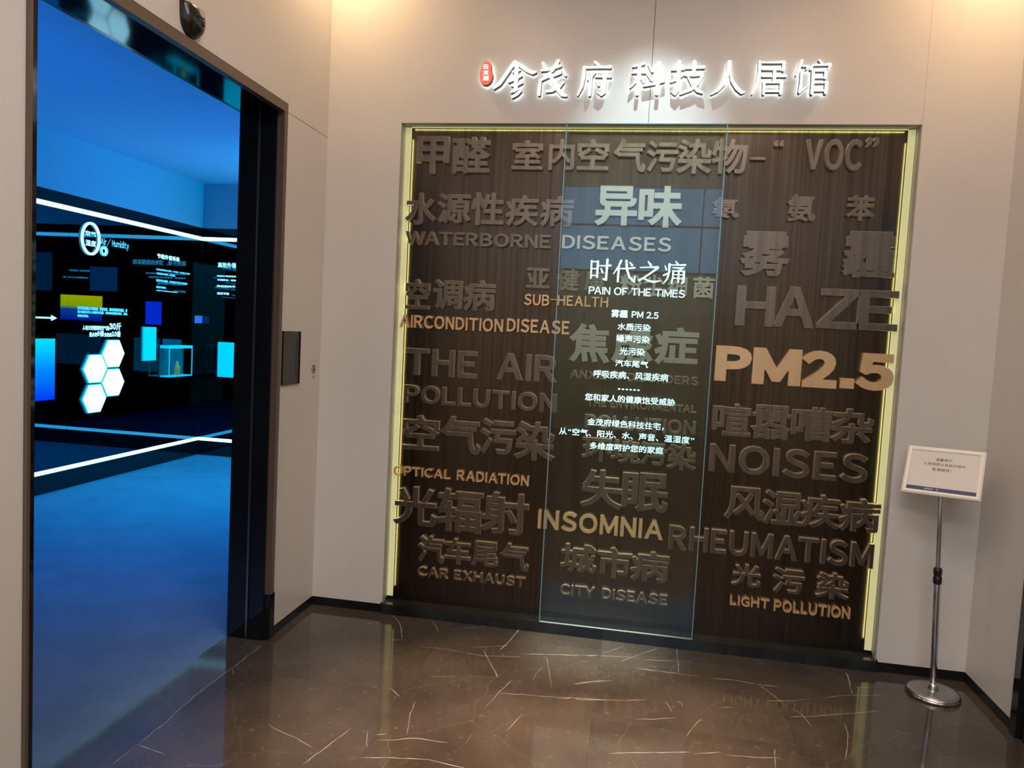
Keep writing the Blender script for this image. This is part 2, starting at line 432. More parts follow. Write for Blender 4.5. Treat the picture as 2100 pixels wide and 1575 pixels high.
def fit(items, r):
    A = np.concatenate([l for _, g in items for l in g]); lo, hi = A.min(0), A.max(0)
    x0, z0, x1, z1 = r; s = np.array([(x1-x0)/(hi[0]-lo[0]), (z1-z0)/max(hi[1]-lo[1], 1e-6)])
    return [(c, [(l-lo)*s+np.array([x0, z0]) for l in g]) for c, g in items]

# ------------------------------------------------------------------ lobby shell
NX0, NX1, NZ0, NZ1 = .417, 3.013, .057, 2.695     # niche opening
XR, ZC = 3.426, 3.8
PD = .078                                         # depth of the niche back
fl = box('floor', (-.25, -9, -.12), (6.5, .12, -.03), KERB); tag(fl, kind='structure')
xs = [-.213, 0, .825, 1.65, 2.475, XR+.3, 4.6, 5.6, 6.5]
for i in range(len(xs)-1):
    y = .1; k = 0
    step = 1.65 if i else 1.9
    while y > -8.99:
        y2 = max(y-(step if k or i % 2 == 0 else .95), -9)
        box('marble_slab', (xs[i]+.0003, y2+.0003, -.03), (xs[i+1]-.0003, y-.0003, 0), MARBLE, fl); y = y2; k += 1
# white veins in the polished stone, as inlaid slivers
def z7(L): return [(540+x/3, 1100+y/3) for x, y in L]
def z8(L): return [(1140+x/3, 1250+y/3) for x, y in L]
def z4(L): return [(x/3, 1050+y/3) for x, y in L]
VE = [(z7([(795,485),(830,520),(850,570),(852,630)]),2),(z7([(1040,515),(1060,550),(1080,590)]),1.5),(z7([(1578,520),(1575,570),(1520,640),(1455,700)]),4),
 (z7([(1275,683),(1370,680),(1510,673)]),1.6),(z7([(960,675),(1130,695),(1340,735),(1600,742)]),1.2),(z7([(1352,695),(1385,760),(1445,870)]),2),
 (z7([(1590,725),(1740,727),(2100,735)]),1.6),(z7([(1145,575),(1290,560),(1400,548)]),1),(z7([(1745,745),(1760,850),(1775,940)]),1),(z7([(1720,800),(1680,840),(1655,890)]),1),
 (z7([(1900,910),(2000,895),(2100,885)]),1.2),(z7([(1530,885),(1450,960),(1365,1055)]),1.6),(z7([(1450,965),(1600,975),(1790,990),(1900,995),(2100,1005)]),1.6),
 (z7([(1590,1090),(1550,1140),(1495,1200)]),1.4),(z7([(545,1180),(420,1270),(240,1405)]),1.6),(z7([(25,1155),(100,1200),(200,1240),(300,1300)]),1),
 (z7([(640,1195),(635,1260),(640,1300)]),1.2),(z7([(695,1255),(800,1252),(930,1240),(1140,1270)]),1.6),(z7([(595,1362),(800,1362),(1020,1375),(1240,1425)]),1.6),
 (z7([(935,1015),(905,1090),(885,1220)]),1.6),(z7([(780,935),(848,990)]),1.5),(z7([(1290,1210),(1240,1280)]),1),(z7([(1010,865),(1180,862)]),1),(z7([(690,1222),(760,1216)]),1.5),
 (z7([(780,636),(885,636)]),1),(z7([(640,534),(670,537)]),2.5),
 (z8([(490,360),(680,385),(880,412)]),1.8),(z8([(950,422),(1100,435),(1240,460),(1380,475)]),1.6),(z8([(742,240),(748,290),(757,395)]),1.4),
 (z8([(1240,460),(1330,520),(1420,595)]),2),(z8([(1450,605),(1520,650),(1570,720)]),1.8),(z8([(1290,562),(1450,562),(1570,552)]),1.6),(z8([(1640,545),(1780,528),(2010,525)]),1.3),
 (z8([(1785,385),(1800,430),(1825,525)]),3.2),(z8([(1440,660),(1600,657),(1800,640),(1995,625)]),1.8),(z8([(1775,700),(1797,760),(1790,850),(1780,930)]),1.8),
 (z8([(0,550),(110,545),(150,555),(430,560),(560,555)]),1.6),(z8([(480,672),(600,676),(745,666)]),1.2),(z8([(895,670),(840,730),(800,785)]),1.6),
 (z8([(325,885),(600,880),(830,878)]),1.8),(z8([(845,888),(1010,878)]),1.6),(z8([(1050,895),(1200,908),(1380,915)]),1.3),(z8([(1350,855),(1345,900),(1350,975)]),1.6),
 (z8([(0,277),(260,283),(500,295)]),1.3),(z8([(100,460),(355,435)]),1.4),(z8([(1010,602),(1090,602)]),1.3),(z8([(1830,480),(2020,480)]),1),
 (z8([(400,320),(550,265),(640,235)]),1),(z8([(280,275),(420,225)]),1),(z8([(540,310),(740,318)]),1),(z8([(140,318),(210,324)]),1.2),(z8([(740,572),(775,575),(778,600)]),1),(z8([(670,560),(700,600),(715,632)]),1.6),
 (z4([(1610,818),(1480,920),(1350,1015),(1200,1130),(1010,1300),(850,1425)]),1.6),(z4([(845,1432),(930,1460),(1020,1495)]),1.6),(z4([(850,1425),(760,1500),(670,1575)]),1.2),(z4([(1425,965),(1440,1000)]),1.4)]
random.seed(4)
V, F = [], []
for P, w in VE:
    # world polyline, subdivided with a little wander
    Q = [hit(x, y, 2, 0) for x, y in P]; R = []
    for a, b in zip(Q, Q[1:]):
        n = max(2, int((b-a).length/.03))
        for i in range(n): R.append(a.lerp(b, i/n)+Vector((random.uniform(-1, 1), random.uniform(-1, 1), 0))*.0022)
    R.append(Q[-1]); hw = w*.0006; b0 = len(V)
    for i, p in enumerate(R):
        t = (R[min(i+1, len(R)-1)]-R[max(i-1, 0)]); t.z = 0; t.normalize(); n = Vector((-t.y, t.x, 0))
        ww = hw*(.45+.9*random.random())*(1 if 0 < i < len(R)-1 else .2)
        V += [(p.x+n.x*ww, p.y+n.y*ww*1.6, .0004), (p.x-n.x*ww, p.y-n.y*ww*1.6, .0004)]
    F += [(b0+2*i, b0+2*i+1, b0+2*i+3, b0+2*i+2) for i in range(len(R)-1)]
vo = mesh_obj('marble_veins', V, F, VEIN, fl, -pl(fl)); vo['kind'] = 'stuff'

# back wall, built as panels around the niche
wb = box('wall_back', (-.2, PD+.03, 0), (XR+.2, PD+.1, ZC), JOINT); tag(wb, kind='structure')
def polypanel(name, pts, y0, y1, m, parent):
    n = len(pts); V = [(x, y0, z) for x, z in pts]+[(x, y1, z) for x, z in pts]
    F = [tuple(range(n)), tuple(range(2*n-1, n-1, -1))]+[(i, n+i, n+(i+1) % n, (i+1) % n) for i in range(n)]
    return mesh_obj(name, V, F, m, parent, -pl(parent) if parent else (0, 0, 0))
XM = 1.722; ch = .012
polypanel('wall_panel', [(-.2, .05), (NX0-ch, .05), (NX0, .05+ch*1.5), (NX0, NZ1), (XM-.0012, NZ1), (XM-.0012, ZC), (-.2, ZC)], 0, PD+.03, WALL, wb)
polypanel('wall_panel', [(XM+.0012, NZ1), (NX1, NZ1), (NX1, ZC), (XM+.0012, ZC)], 0, PD+.03, WALL, wb)
polypanel('wall_panel', [(NX1+.0008, .05+ch*1.5), (NX1+ch, .05), (XR+.2, .05), (XR+.2, ZC), (NX1+.0008, ZC)], 0, PD+.03, WALL, wb)
for nm, a, b in [('baseboard_back', (-.05, .002, 0), (NX0, .03, .05)), ('baseboard_back', (NX1, .002, 0), (XR, .03, .05))]:
    tag(box(nm, a, b, BASEB), kind='structure')
# grey returns of the niche
rt = boxes('niche_return', [((NX0, .0, NZ0), (NX0+.003, .045, NZ1)), ((NX1-.003, 0, NZ0), (NX1, .045, NZ1)), ((NX0, 0, NZ1-.003), (NX1, .045, NZ1))], mat('grey_return', (.36, .34, .33), .45), wb)
kb = box('trim_1', (NX0, -.014, 0), (NX1, PD+.03, NZ0), KERB); tag(kb, kind='structure')

# dark panel of the niche
pn = box('feature_panel', (NX0+.004, PD, NZ0), (NX1-.004, PD+.028, NZ1-.004), PANEL)
tag(pn, 'dark bronze brushed metal wall panel filling the lit recess', 'wall panel')
for side, a, b in [('left', (NX0+.003, .070, NZ0+.02), (NX0+.036, PD-.001, NZ1-.006)), ('right', (NX1-.036, .070, NZ0+.02), (NX1-.003, PD-.001, NZ1-.006))]:
    s = box('light_strip', a, b, STRIP); tag(s, 'pale yellow upright light strip along the %s edge of the dark panel' % side, 'light strip', 'light strips around the dark panel')
s = box('light_strip', (NX0+.04, .062, NZ1-.009), (NX1-.04, PD-.004, NZ1-.005), STRIP)
tag(s, 'thin yellow light strip along the top edge of the dark panel', 'light strip', 'light strips around the dark panel')

# left wall (x = 0) with the tall doorway
DY0, DY1, DZ = -2.025, -.486, 2.646
wl = empty('wall_left', (0, -1, 0)); tag(wl, kind='structure')
SZ = 2.612
box('wall_core', (-.2, -.47, 0), (-.03, .1, ZC), JOINT, wl)
box('wall_core', (-.2, -9, 0), (-.03, DY0, ZC), JOINT, wl)
box('wall_core', (-.2, DY0, DZ+.0), (-.03, -.47, ZC), JOINT, wl)
box('wall_panel', (-.03, DY1+.018, .05), (0, .0, SZ-.0015), WALL, wl)
_lp = [(-1.2692, DZ-.002), (DY1+.002, DZ-.002), (DY1+.002, SZ+.0015), (0, SZ+.0015), (0, ZC), (-1.2692, ZC)]
mesh_obj('wall_panel', [(-.03, y, z) for y, z in _lp]+[(0, y, z) for y, z in _lp], [tuple(range(6)), tuple(range(11, 5, -1))]+[(i, 6+i, 6+(i+1) % 6, (i+1) % 6) for i in range(6)], WALL, wl, -pl(wl))
box('wall_panel', (-.03, DY0, DZ-.002), (0, -1.2712, ZC), WALL, wl)
box('wall_panel', (-.03, -5.5, .05), (0, DY0-.001, ZC), WALL, wl)
box('wall_panel', (-.03, -9, .05), (0, -5.502, ZC), WALL, wl)
tag(box('baseboard_left', (-.03, DY1+.004, 0), (-.001, 0, .05), BASEB), kind='structure')
tag(box('baseboard_left', (-.03, -9, 0), (-.001, DY0, .05), BASEB), kind='structure')
# right wall
wr = empty('wall_right', (XR, -1, 0)); tag(wr, kind='structure')
box('wall_core', (XR+.03, -9, 0), (XR+.2, .1, ZC), JOINT, wr)
box('wall_panel', (XR, -.479, .05), (XR+.03, 0, ZC), WALL, wr)
box('wall_panel', (XR, -2.2, 2.66), (XR+.03, -.481, ZC), WALL, wr)
box('wall_panel', (XR, -9, .05), (XR+.03, -2.2, ZC), WALL, wr)
tag(box('baseboard_right', (XR+.001, -.479, 0), (XR+.03, 0, .05), BASEB), kind='structure')
d2 = empty('door_2', (XR, -1.34, 0)); tag(d2, kind='structure')
boxes('door_frame', [((XR-.012, -.53, 0), (XR+.04, -.48, 2.66)), ((XR-.012, -2.2, 0), (XR+.04, -2.15, 2.66)), ((XR-.012, -2.15, 2.61), (XR+.04, -.53, 2.66))], BLACK, d2)
box('door_leaf', (XR+.005, -2.15, .01), (XR+.03, -1.342, 2.61), BLACK, d2)
box('door_leaf', (XR+.005, -1.338, .01), (XR+.03, -.53, 2.61), BLACK, d2)
# ceilings and the lobby behind the viewer
tag(box('ceiling', (-.2, -4.6, ZC), (XR+.2, .1, ZC+.1), CEIL), kind='structure')
tag(box('ceiling', (-.2, -9.1, 5), (XR+.2, -4.5, 5.1), CEIL), kind='structure')
wf = boxes('wall_front', [((-.2, -9.1, 0), (.3, -9, 5)), ((3.1, -9.1, 0), (XR+.2, -9, 5)), ((.3, -9.1, 0), (3.1, -9, 2.72)), ((.3, -9.1, 4.15), (3.1, -9, 5))], mat('lobby_far_wall', (.50, .52, .42), .6)); tag(wf, kind='structure')
tag(boxes('wall_upper', [((-.2, -9, ZC), (-.03, -4.5, 5)), ((XR+.03, -9, ZC), (XR+.2, -4.5, 5)), ((-.2, -4.6, ZC+.1), (XR+.2, -4.5, 5))], CEIL), kind='structure')
w1 = empty('window_1', (1.7, -9.05, 2.72)); tag(w1, kind='structure')
DAY = mat('daylight_beyond', (0, 0, 0), 1, emit=(.32, .62, 1.0), es=2.6)
box('pane', (.3, -9.06, 2.72), (3.1, -9.05, 4.15), DAY, w1)
boxes('window_frame', [((.3, -9.04, 3.50), (3.1, -9.0, 3.53)), ((2.62, -9.04, 2.72), (2.64, -9.0, 4.15)), ((.3, -9.04, 2.72), (3.1, -9.0, 2.76))], BRONZE, w1)

# ------------------------------------------------------------------ doorway to the gallery
d1 = empty('door_1', (-.1, -1.25, 0)); tag(d1, kind='structure')
fy0, fy1 = -2.025, -.486
boxes('door_frame', [((-.02, fy1-.030, .235), (.012, fy1+.002, DZ)), ((-.02, fy0, DZ-.044), (.012, fy1-.030, DZ)), ((-.02, fy0, .0), (.012, fy0+.012, DZ-.044))], BRONZE, d1)
box('door_frame', (-.02, fy1-.030, 0), (.010, fy1+.016, .234), BLACK, d1)
box('jamb', (-.095, -.53, 0), (-.02, -.47, 2.602), BLACK, d1)
box('jamb', (-.213, -.53, 0), (-.118, -.47, 2.602), BLACK, d1)
box('lintel', (-.213, fy0, 2.602), (-.02, -.47, 2.66), BLACK, d1)
box('jamb', (-.213, fy0-.05, 0), (-.02, fy0+.002, 2.602), BLACK, d1)
lf = box('sliding_glass_door', (-.117, -.505, .01), (-.096, -.50, 2.6), BLACK); tag(lf, 'dark edge of a glass door leaf slid back into its right-hand pocket', 'door leaf', 'sliding door leaves')
st = box('edge_profile', (-.112, -.536, .01), (-.101, -.505, 2.6), SATIN, lf)
lf2 = box('sliding_glass_door', (-.075, -2.02, .01), (-.015, -1.968, 2.6), BLACK); tag(lf2, 'narrow black glossy door leaf parked at the doorway edge beside the pale wall', 'door leaf', 'sliding door leaves')

# ------------------------------------------------------------------ gallery beyond the doorway
GX, GY, GZ = -3.27, 3.98, 3.117
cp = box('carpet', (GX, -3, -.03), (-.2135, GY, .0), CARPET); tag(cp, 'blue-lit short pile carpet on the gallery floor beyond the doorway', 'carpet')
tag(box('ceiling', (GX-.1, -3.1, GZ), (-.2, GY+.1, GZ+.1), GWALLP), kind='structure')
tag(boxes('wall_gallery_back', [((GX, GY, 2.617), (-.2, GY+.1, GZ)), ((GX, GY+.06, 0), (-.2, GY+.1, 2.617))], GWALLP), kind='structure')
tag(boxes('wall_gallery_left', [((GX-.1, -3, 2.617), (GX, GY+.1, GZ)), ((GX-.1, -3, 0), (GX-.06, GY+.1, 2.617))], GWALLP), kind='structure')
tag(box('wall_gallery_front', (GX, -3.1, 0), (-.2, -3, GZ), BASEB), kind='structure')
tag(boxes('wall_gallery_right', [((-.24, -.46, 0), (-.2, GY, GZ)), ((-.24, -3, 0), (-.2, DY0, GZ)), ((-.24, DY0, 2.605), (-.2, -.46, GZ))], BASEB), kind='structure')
# black glass cladding in tall panes, black skirts, light lines at top and bottom
random.seed(8)
gp = empty('glass_cladding', (GX, 1, 0)); tag(gp, 'glossy black glass cladding in tall panes on the left gallery wall', 'wall cladding')
ys = [-3, -.6, .55, 1.96, 2.79, GY]
for a, b in zip(ys, ys[1:]):
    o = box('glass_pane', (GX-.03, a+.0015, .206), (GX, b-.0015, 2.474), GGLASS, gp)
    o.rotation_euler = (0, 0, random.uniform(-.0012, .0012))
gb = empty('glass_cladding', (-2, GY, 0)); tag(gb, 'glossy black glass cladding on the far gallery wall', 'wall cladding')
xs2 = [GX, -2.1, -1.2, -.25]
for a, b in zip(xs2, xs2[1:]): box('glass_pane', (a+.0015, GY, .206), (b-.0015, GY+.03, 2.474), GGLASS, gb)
tag(boxes('baseboard_gallery', [((GX-.03, -3, 0), (GX, GY, .167)), ((GX, GY, 0), (-.25, GY+.03, .167)), ((GX-.03, -3, 2.516), (GX, GY, 2.617)), ((GX, GY, 2.516), (-.25, GY+.03, 2.617))], BLACK), kind='structure')
for nm, a, b, lb in [('led_line', (GX-.02, -3, 2.475), (GX-.004, GY, 2.515), 'long white light line above the black glass on the left gallery wall'),
                 ('led_line', (GX-.02, -3, .168), (GX-.004, GY, .205), 'long white light line near the carpet on the left gallery wall'),
                 ('led_line', (GX, GY+.004, 2.475), (-.25, GY+.02, 2.515), 'short white light line high on the far gallery wall'),
                 ('led_line', (GX, GY+.004, .168), (-.25, GY+.02, .205), 'short white light line near the carpet on the far gallery wall')]:
    tag(box(nm, a, b, LED), lb, 'light line', 'gallery light lines')

# ------------------------------------------------------------------ lettering
def pxrect(x0, y0, x1, y1, y):
    a, b = hit(x0, y0, 1, y), hit(x1, y1, 1, y); return (a.x, b.z, b.x, a.z)
LD = .026                                          # thickness of the raised letters
def word(s, label, pieces, m, group, bold=None, depth=LD, name='raised_word'):
    """pieces: (characters, x0, y0, x1, y1) in photo pixels: upper-left and lower-right ink corner on the letter face"""
    yb = PD; yf = PD-depth; first = None; root = None
    for p in pieces:
        t, x0, y0, x1, y1 = p[:5]
        r = pxrect(x0, y0, x1, y1, yf)
        if root is None:
            root = empty(name, ((r[0]+r[2])/2, yb, r[1])); tag(root, label, 'lettering', group)
        cj = ord(t[0]) > 0x3000
        b = bold if bold is not None else (.026 if cj else .032)
        for c, g in fit(layout(t, b, .095, .34), r):
            me = fill(g, depth, .0022)
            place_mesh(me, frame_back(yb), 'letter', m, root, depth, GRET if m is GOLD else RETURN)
    return root
GB, GG = 'bronze raised words on the dark panel', 'gold raised words on the dark panel'
word('甲醛', 'bronze raised characters at the upper left corner of the dark panel', [('甲', 856, 279, 918, 356), ('醛', 928, 280, 1003, 357)], LETTER, GB)
word('室内空气污染物', 'long top row of bronze raised characters running behind the glass sheet', [('室', 1051, 287, 1112, 348), ('内', 1127, 285, 1176, 349), ('空', 1185, 285, 1247, 349), ('气', 1259, 285, 1323, 353), ('污', 1328, 288, 1389, 353), ('染', 1391, 285, 1459, 357), ('物', 1462, 284, 1531, 357), ('—', 1539, 322, 1570, 328)], LETTER, GB)
word('VOC', 'bronze raised word VOC in quotation marks at the upper right', [('“', 1588, 287, 1608, 301), ('VOC', 1655, 284, 1766, 350), ('”', 1779, 281, 1803, 301)], LETTER, GB, .034)
word('水源性疾病', 'bronze raised characters meaning waterborne disease above WATERBORNE', [('水', 832, 394, 893, 461), ('源', 897, 395, 963, 459), ('性', 967, 394, 1031, 463), ('疾', 1038, 399, 1103, 465), ('病', 1109, 401, 1174, 466)], LETTER, GB)
word('WATERBORNE', 'bronze raised word WATERBORNE left of the glass', [('WATERBORNE', 832, 473, 1128, 510)], LETTER, GB)
word('DISEASES', 'bronze raised word DISEASES in painted-lit tone behind the blue-tinted upper glass', [('DISEASES', 1153, 481, 1376, 517)], LETTER_LIT, GB)
word('异味', 'two large bronze raised characters in painted-lit tone behind the upper glass above DISEASES', [('异', 1222, 380, 1305, 465), ('味', 1312, 380, 1398, 468)], LETTER_LIT, GB, .034)
word('氡', 'small bronze raised character just right of the glass edge', [('氡', 1462, 405, 1515, 448)], LETTER, GB)
word('氨', 'small bronze raised character below the V of VOC', [('氨', 1617, 398, 1671, 455)], LETTER, GB)
word('苯', 'small bronze raised character above the right haze character', [('苯', 1739, 400, 1793, 453)], LETTER, GB)
word('雾霾', 'pair of large wide-set bronze raised characters above HAZE', [('雾', 1522, 473, 1619, 569), ('霾', 1734, 473, 1834, 572)], LETTER, GB)
word('亚健康', 'three bronze raised characters above the gold word SUB-HEALTH', [('亚', 1080, 549, 1126, 592), ('健', 1143, 551, 1187, 598), ('康', 1200, 552, 1242, 599)], LETTER, GB)
word('粉尘细菌', 'four bronze raised characters partly behind the white heading on glass', [('粉', 1272, 562, 1316, 607), ('尘', 1321, 563, 1361, 608), ('细', 1370, 565, 1408, 608), ('菌', 1422, 567, 1464, 613)], LETTER_HALF_LIT, GB)
word('SUB-HEALTH', 'gold raised word SUB-HEALTH crossing the left edge of the glass', [('SUB', 1075, 602, 1126, 628), ('—', 1127, 613, 1144, 616), ('HEALTH', 1144, 605, 1247, 631)], GOLD, GG)
word('空调病', 'three bronze raised characters above the gold AIRCONDITION DISEASE', [('空', 832, 571, 879, 635), ('调', 889, 572, 946, 636), ('病', 951, 573, 1014, 640)], LETTER, GB)
word('HAZE', 'big bronze raised word HAZE above the gold PM2.5', [('H', 1513, 585, 1587, 671), ('A', 1590, 586, 1669, 674), ('Z', 1681, 591, 1760, 677), ('E', 1763, 594, 1840, 680)], LETTER, GB)
word('AIRCONDITION DISEASE', 'gold raised words AIRCONDITION DISEASE on the left of the panel', [('AIRCONDITION', 820, 644, 1031, 682), ('DISEASE', 1040, 652, 1167, 687)], GOLD, GG, .034)
word('焦虑症', 'three large bronze raised characters behind the glass above ANXIETY DISORDERS', [('焦', 1169, 662, 1249, 746), ('虑', 1257, 668, 1338, 748), ('症', 1344, 669, 1430, 752)], LETTER_HALF_LIT, GB, .034)
word('THE AIR', 'bronze raised words THE AIR left of the glass', [('THE', 832, 713, 977, 777), ('AIR', 1020, 723, 1141, 785)], LETTER, GB)
word('ANXIETY DISORDERS', 'bronze raised words ANXIETY DISORDERS behind the glass', [('ANXIETY DISORDERS', 1170, 758, 1432, 791)], LETTER, GB)
word('PM2.5', 'largest gold raised word PM2.5 on the right of the panel', [('P', 1469, 708, 1539, 785), ('M', 1546, 712, 1641, 793), ('2', 1645, 717, 1715, 798), ('.', 1723, 775, 1751, 798), ('5', 1759, 723, 1831, 804)], GOLD, GG, .062)
word('POLLUTION', 'bronze raised word POLLUTION below THE AIR, left of the glass', [('POLLUTION', 829, 788, 1140, 847)], LETTER, GB)
word('THE ENVIRONMENTAL', 'small bronze raised words THE ENVIRONMENTAL behind the glass', [('THE ENVIRONMENTAL', 1204, 818, 1428, 848)], LETTER, GB)
word('POLLUTION', 'bronze raised word POLLUTION behind the glass below THE ENVIRONMENTAL', [('POLLUTION', 1200, 849, 1426, 893)], LETTER, GB)
word('喧嚣嘈杂', 'four bronze raised characters between PM2.5 and NOISES', [('喧', 1463, 825, 1539, 897), ('嚣', 1543, 829, 1620, 904), ('嘈', 1626, 833, 1706, 908), ('杂', 1707, 836, 1789, 914)], LETTER, GB)
word('空气污染', 'four bronze raised characters above the gold OPTICAL RADIATION', [('空', 826, 849, 898, 926), ('气', 904, 852, 983, 934), ('污', 985, 857, 1055, 935), ('染', 1057, 863, 1136, 948)], LETTER, GB)
word('NOISES', 'bronze raised word NOISES on the right of the panel', [('NOISES', 1457, 909, 1778, 993)], LETTER, GB)
word('OPTICAL RADIATION', 'gold raised words OPTICAL RADIATION at the left edge of the panel', [('OPTICAL', 807, 955, 923, 984), ('RADIATION', 937, 964, 1084, 998)], GOLD, GG)
word('环境污染', 'four bronze raised characters behind the lower glass text', [('环', 1195, 896, 1252, 949), ('境', 1254, 900, 1312, 953), ('污', 1314, 905, 1366, 957), ('染', 1370, 909, 1427, 967)], LETTER, GB)
word('失眠', 'two large bronze raised characters behind the glass above INSOMNIA', [('失', 1194, 961, 1276, 1047), ('眠', 1278, 967, 1368, 1055)], LETTER, GB)
word('光辐射', 'three large bronze raised characters below the gold OPTICAL RADIATION', [('光', 808, 995, 893, 1083), ('辐', 898, 1000, 987, 1097), ('射', 987, 1007, 1081, 1101)], LETTER, GB)
word('风湿疾病', 'four bronze raised characters above RHEUMATISM', [('风', 1490, 997, 1567, 1071), ('湿', 1567, 1004, 1644, 1082), ('疾', 1645, 1012, 1722, 1088), ('病', 1724, 1020, 1803, 1096)], LETTER, GB)
word('INSOMNIA', 'gold raised word INSOMNIA across the lower glass', [('INSOMNIA', 1104, 1045, 1359, 1109)], GOLD, GG)
word('RHEUMATISM', 'bronze raised word RHEUMATISM at the lower right of the panel', [('RHEUMATISM', 1373, 1077, 1790, 1168)], LETTER, GB)
word('汽车尾气', 'four bronze raised characters above CAR EXHAUST', [('汽', 857, 1097, 909, 1158), ('车', 912, 1103, 963, 1161), ('尾', 968, 1109, 1020, 1166), ('气', 1026, 1113, 1083, 1174)], LETTER, GB)
word('CAR EXHAUST', 'bronze raised words CAR EXHAUST at the lower left of the panel', [('CAR EXHAUST', 856, 1162, 1076, 1206)], LETTER, GB)
word('城市病', 'three bronze raised characters behind the glass above CITY DISEASE', [('城', 1151, 1113, 1221, 1179), ('市', 1226, 1120, 1294, 1190), ('病', 1295, 1128, 1370, 1198)], LETTER, GB)
word('CITY DISEASE', 'bronze raised words CITY DISEASE at the foot of the glass', [('CITY', 1149, 1198, 1218, 1228), ('DISEASE', 1235, 1207, 1368, 1244)], LETTER, GB)
word('光污染', 'three wide-set bronze raised characters above the gold LIGHT POLLUTION', [('光', 1503, 1156, 1559, 1207), ('污', 1588, 1163, 1649, 1222), ('染', 1677, 1173, 1740, 1233)], LETTER, GB)
word('LIGHT POLLUTION', 'gold raised words LIGHT POLLUTION at the lower right of the panel', [('LIGHT', 1498, 1222, 1577, 1250), ('POLLUTION', 1588, 1231, 1743, 1271)], GOLD, GG)

# ------------------------------------------------------------------ glass sheet with its lettering
gl = box('glass_sheet', (1.308, -.012, NZ0), (2.111, -.002, NZ1-.003), GLASS)
tag(gl, 'tall clear glass sheet with white text standing before the dark panel', 'glass sheet')
boxes('polished_edge', [((1.3065, -.0125, NZ0), (1.3105, -.0015, NZ1-.003)), ((2.1085, -.0125, NZ0), (2.1125, -.0015, NZ1-.003)), ((1.3065, -.0125, NZ1-.0065), (2.1125, -.0015, NZ1-.002))], GEDGE, gl)
box('foot_edge', (1.3065, -.0130, NZ0+.0005), (2.1125, -.0015, NZ0+.0035), mat('glass_foot_edge', (.36, .43, .41), .3), gl)
def flat_text(s, px, M, plane_ax, plane_v, m, parent, bold=.012, name='text_line', mirror=False, gap=.075, space=.3):
    a, b = hit(px[0], px[1], plane_ax, plane_v), hit(px[2], px[3], plane_ax, plane_v)
    r = (a.x, b.z, b.x, a.z) if plane_ax == 1 else (a.y, b.z, b.y, a.z)
    it = fit(layout(s, bold, gap, space), r)
    me = fill([l for _, g in it for l in g], .0006, 0)
    return place_mesh(me, M, name, m, parent, .0006)
GF = -.0122
for s, px, bo in [('PAIN OF THE TIMES', (1208, 587, 1404, 611), .012), ('雾霾', (1254, 635, 1287, 652), .014), ('PM 2.5', (1296, 638, 1350, 654), .02),
              ('水质污染', (1267, 662, 1334, 680), .014), ('噪声污染', (1265, 686, 1332, 705), .014), ('光污染', (1271, 712, 1322, 730), .014), ('汽车尾气', (1262, 737, 1329, 755), .014),
              ('呼吸疾病、风湿疾病', (1218, 758, 1370, 783), .014), ('······', (1267, 796, 1312, 802), .03),
              ('您和家人的健康饱受威胁', (1200, 806, 1384, 833), .014), ('金茂府绿色科技住宅，', (1205, 857, 1361, 883), .014),
              ('从“空气、阳光、水、声音、温湿度”', (1147, 876, 1423, 911), .014), ('多维度呵护您的家庭', (1210, 906, 1360, 932), .014)]:
    flat_text(s, px, frame_back(GF), 1, GF, GTEXT, gl, bo)

def strokes_field(S, x0, y0, x1, y1, st):
    """brush strokes (polylines with radii, zoomed-photo units) -> contour loops"""
    X = np.arange(x0, x1+st, st); Y = np.arange(y0, y1+st, st); gx, gy = np.meshgrid(X, Y)
    D = np.full(gx.shape, 1e9)
    for P in S:
        for (ax, ay, ar), (bx, by, br) in zip(P, P[1:]):
            n = max(2, int(math.hypot(bx-ax, by-ay)/4))
            for i in range(n+1):
                t = i/n; D = np.minimum(D, np.hypot(gx-(ax+t*(bx-ax)), gy-(ay+t*(by-ay)))-(ar+t*(br-ar)))
    return [simplify(l, .8) for l in contour(D, X, Y)]
def brush(name, S, ox, oy, sc, plane, depth, bevel, m, parent, side=None, grow=0, yb=None):
    S = [[(x, y, r+grow) for x, y, r in P] for P in S]
    A = np.array([p for P in S for p in P])
    R = A[:, 2].max()+20; L = strokes_field(S, A[:, 0].min()-R, A[:, 1].min()-R, A[:, 0].max()+R, A[:, 1].max()+R, 5)
    out = []
    for l in L:
        q = [hit(ox+x/sc, oy+y/sc, 1, plane) for x, y in l]; out.append(np.array([(p.x, p.z) for p in q]))
    me = fill(out, depth, bevel)
    return place_mesh(me, frame_back(yb if yb is not None else plane), name, m, parent, depth, side)
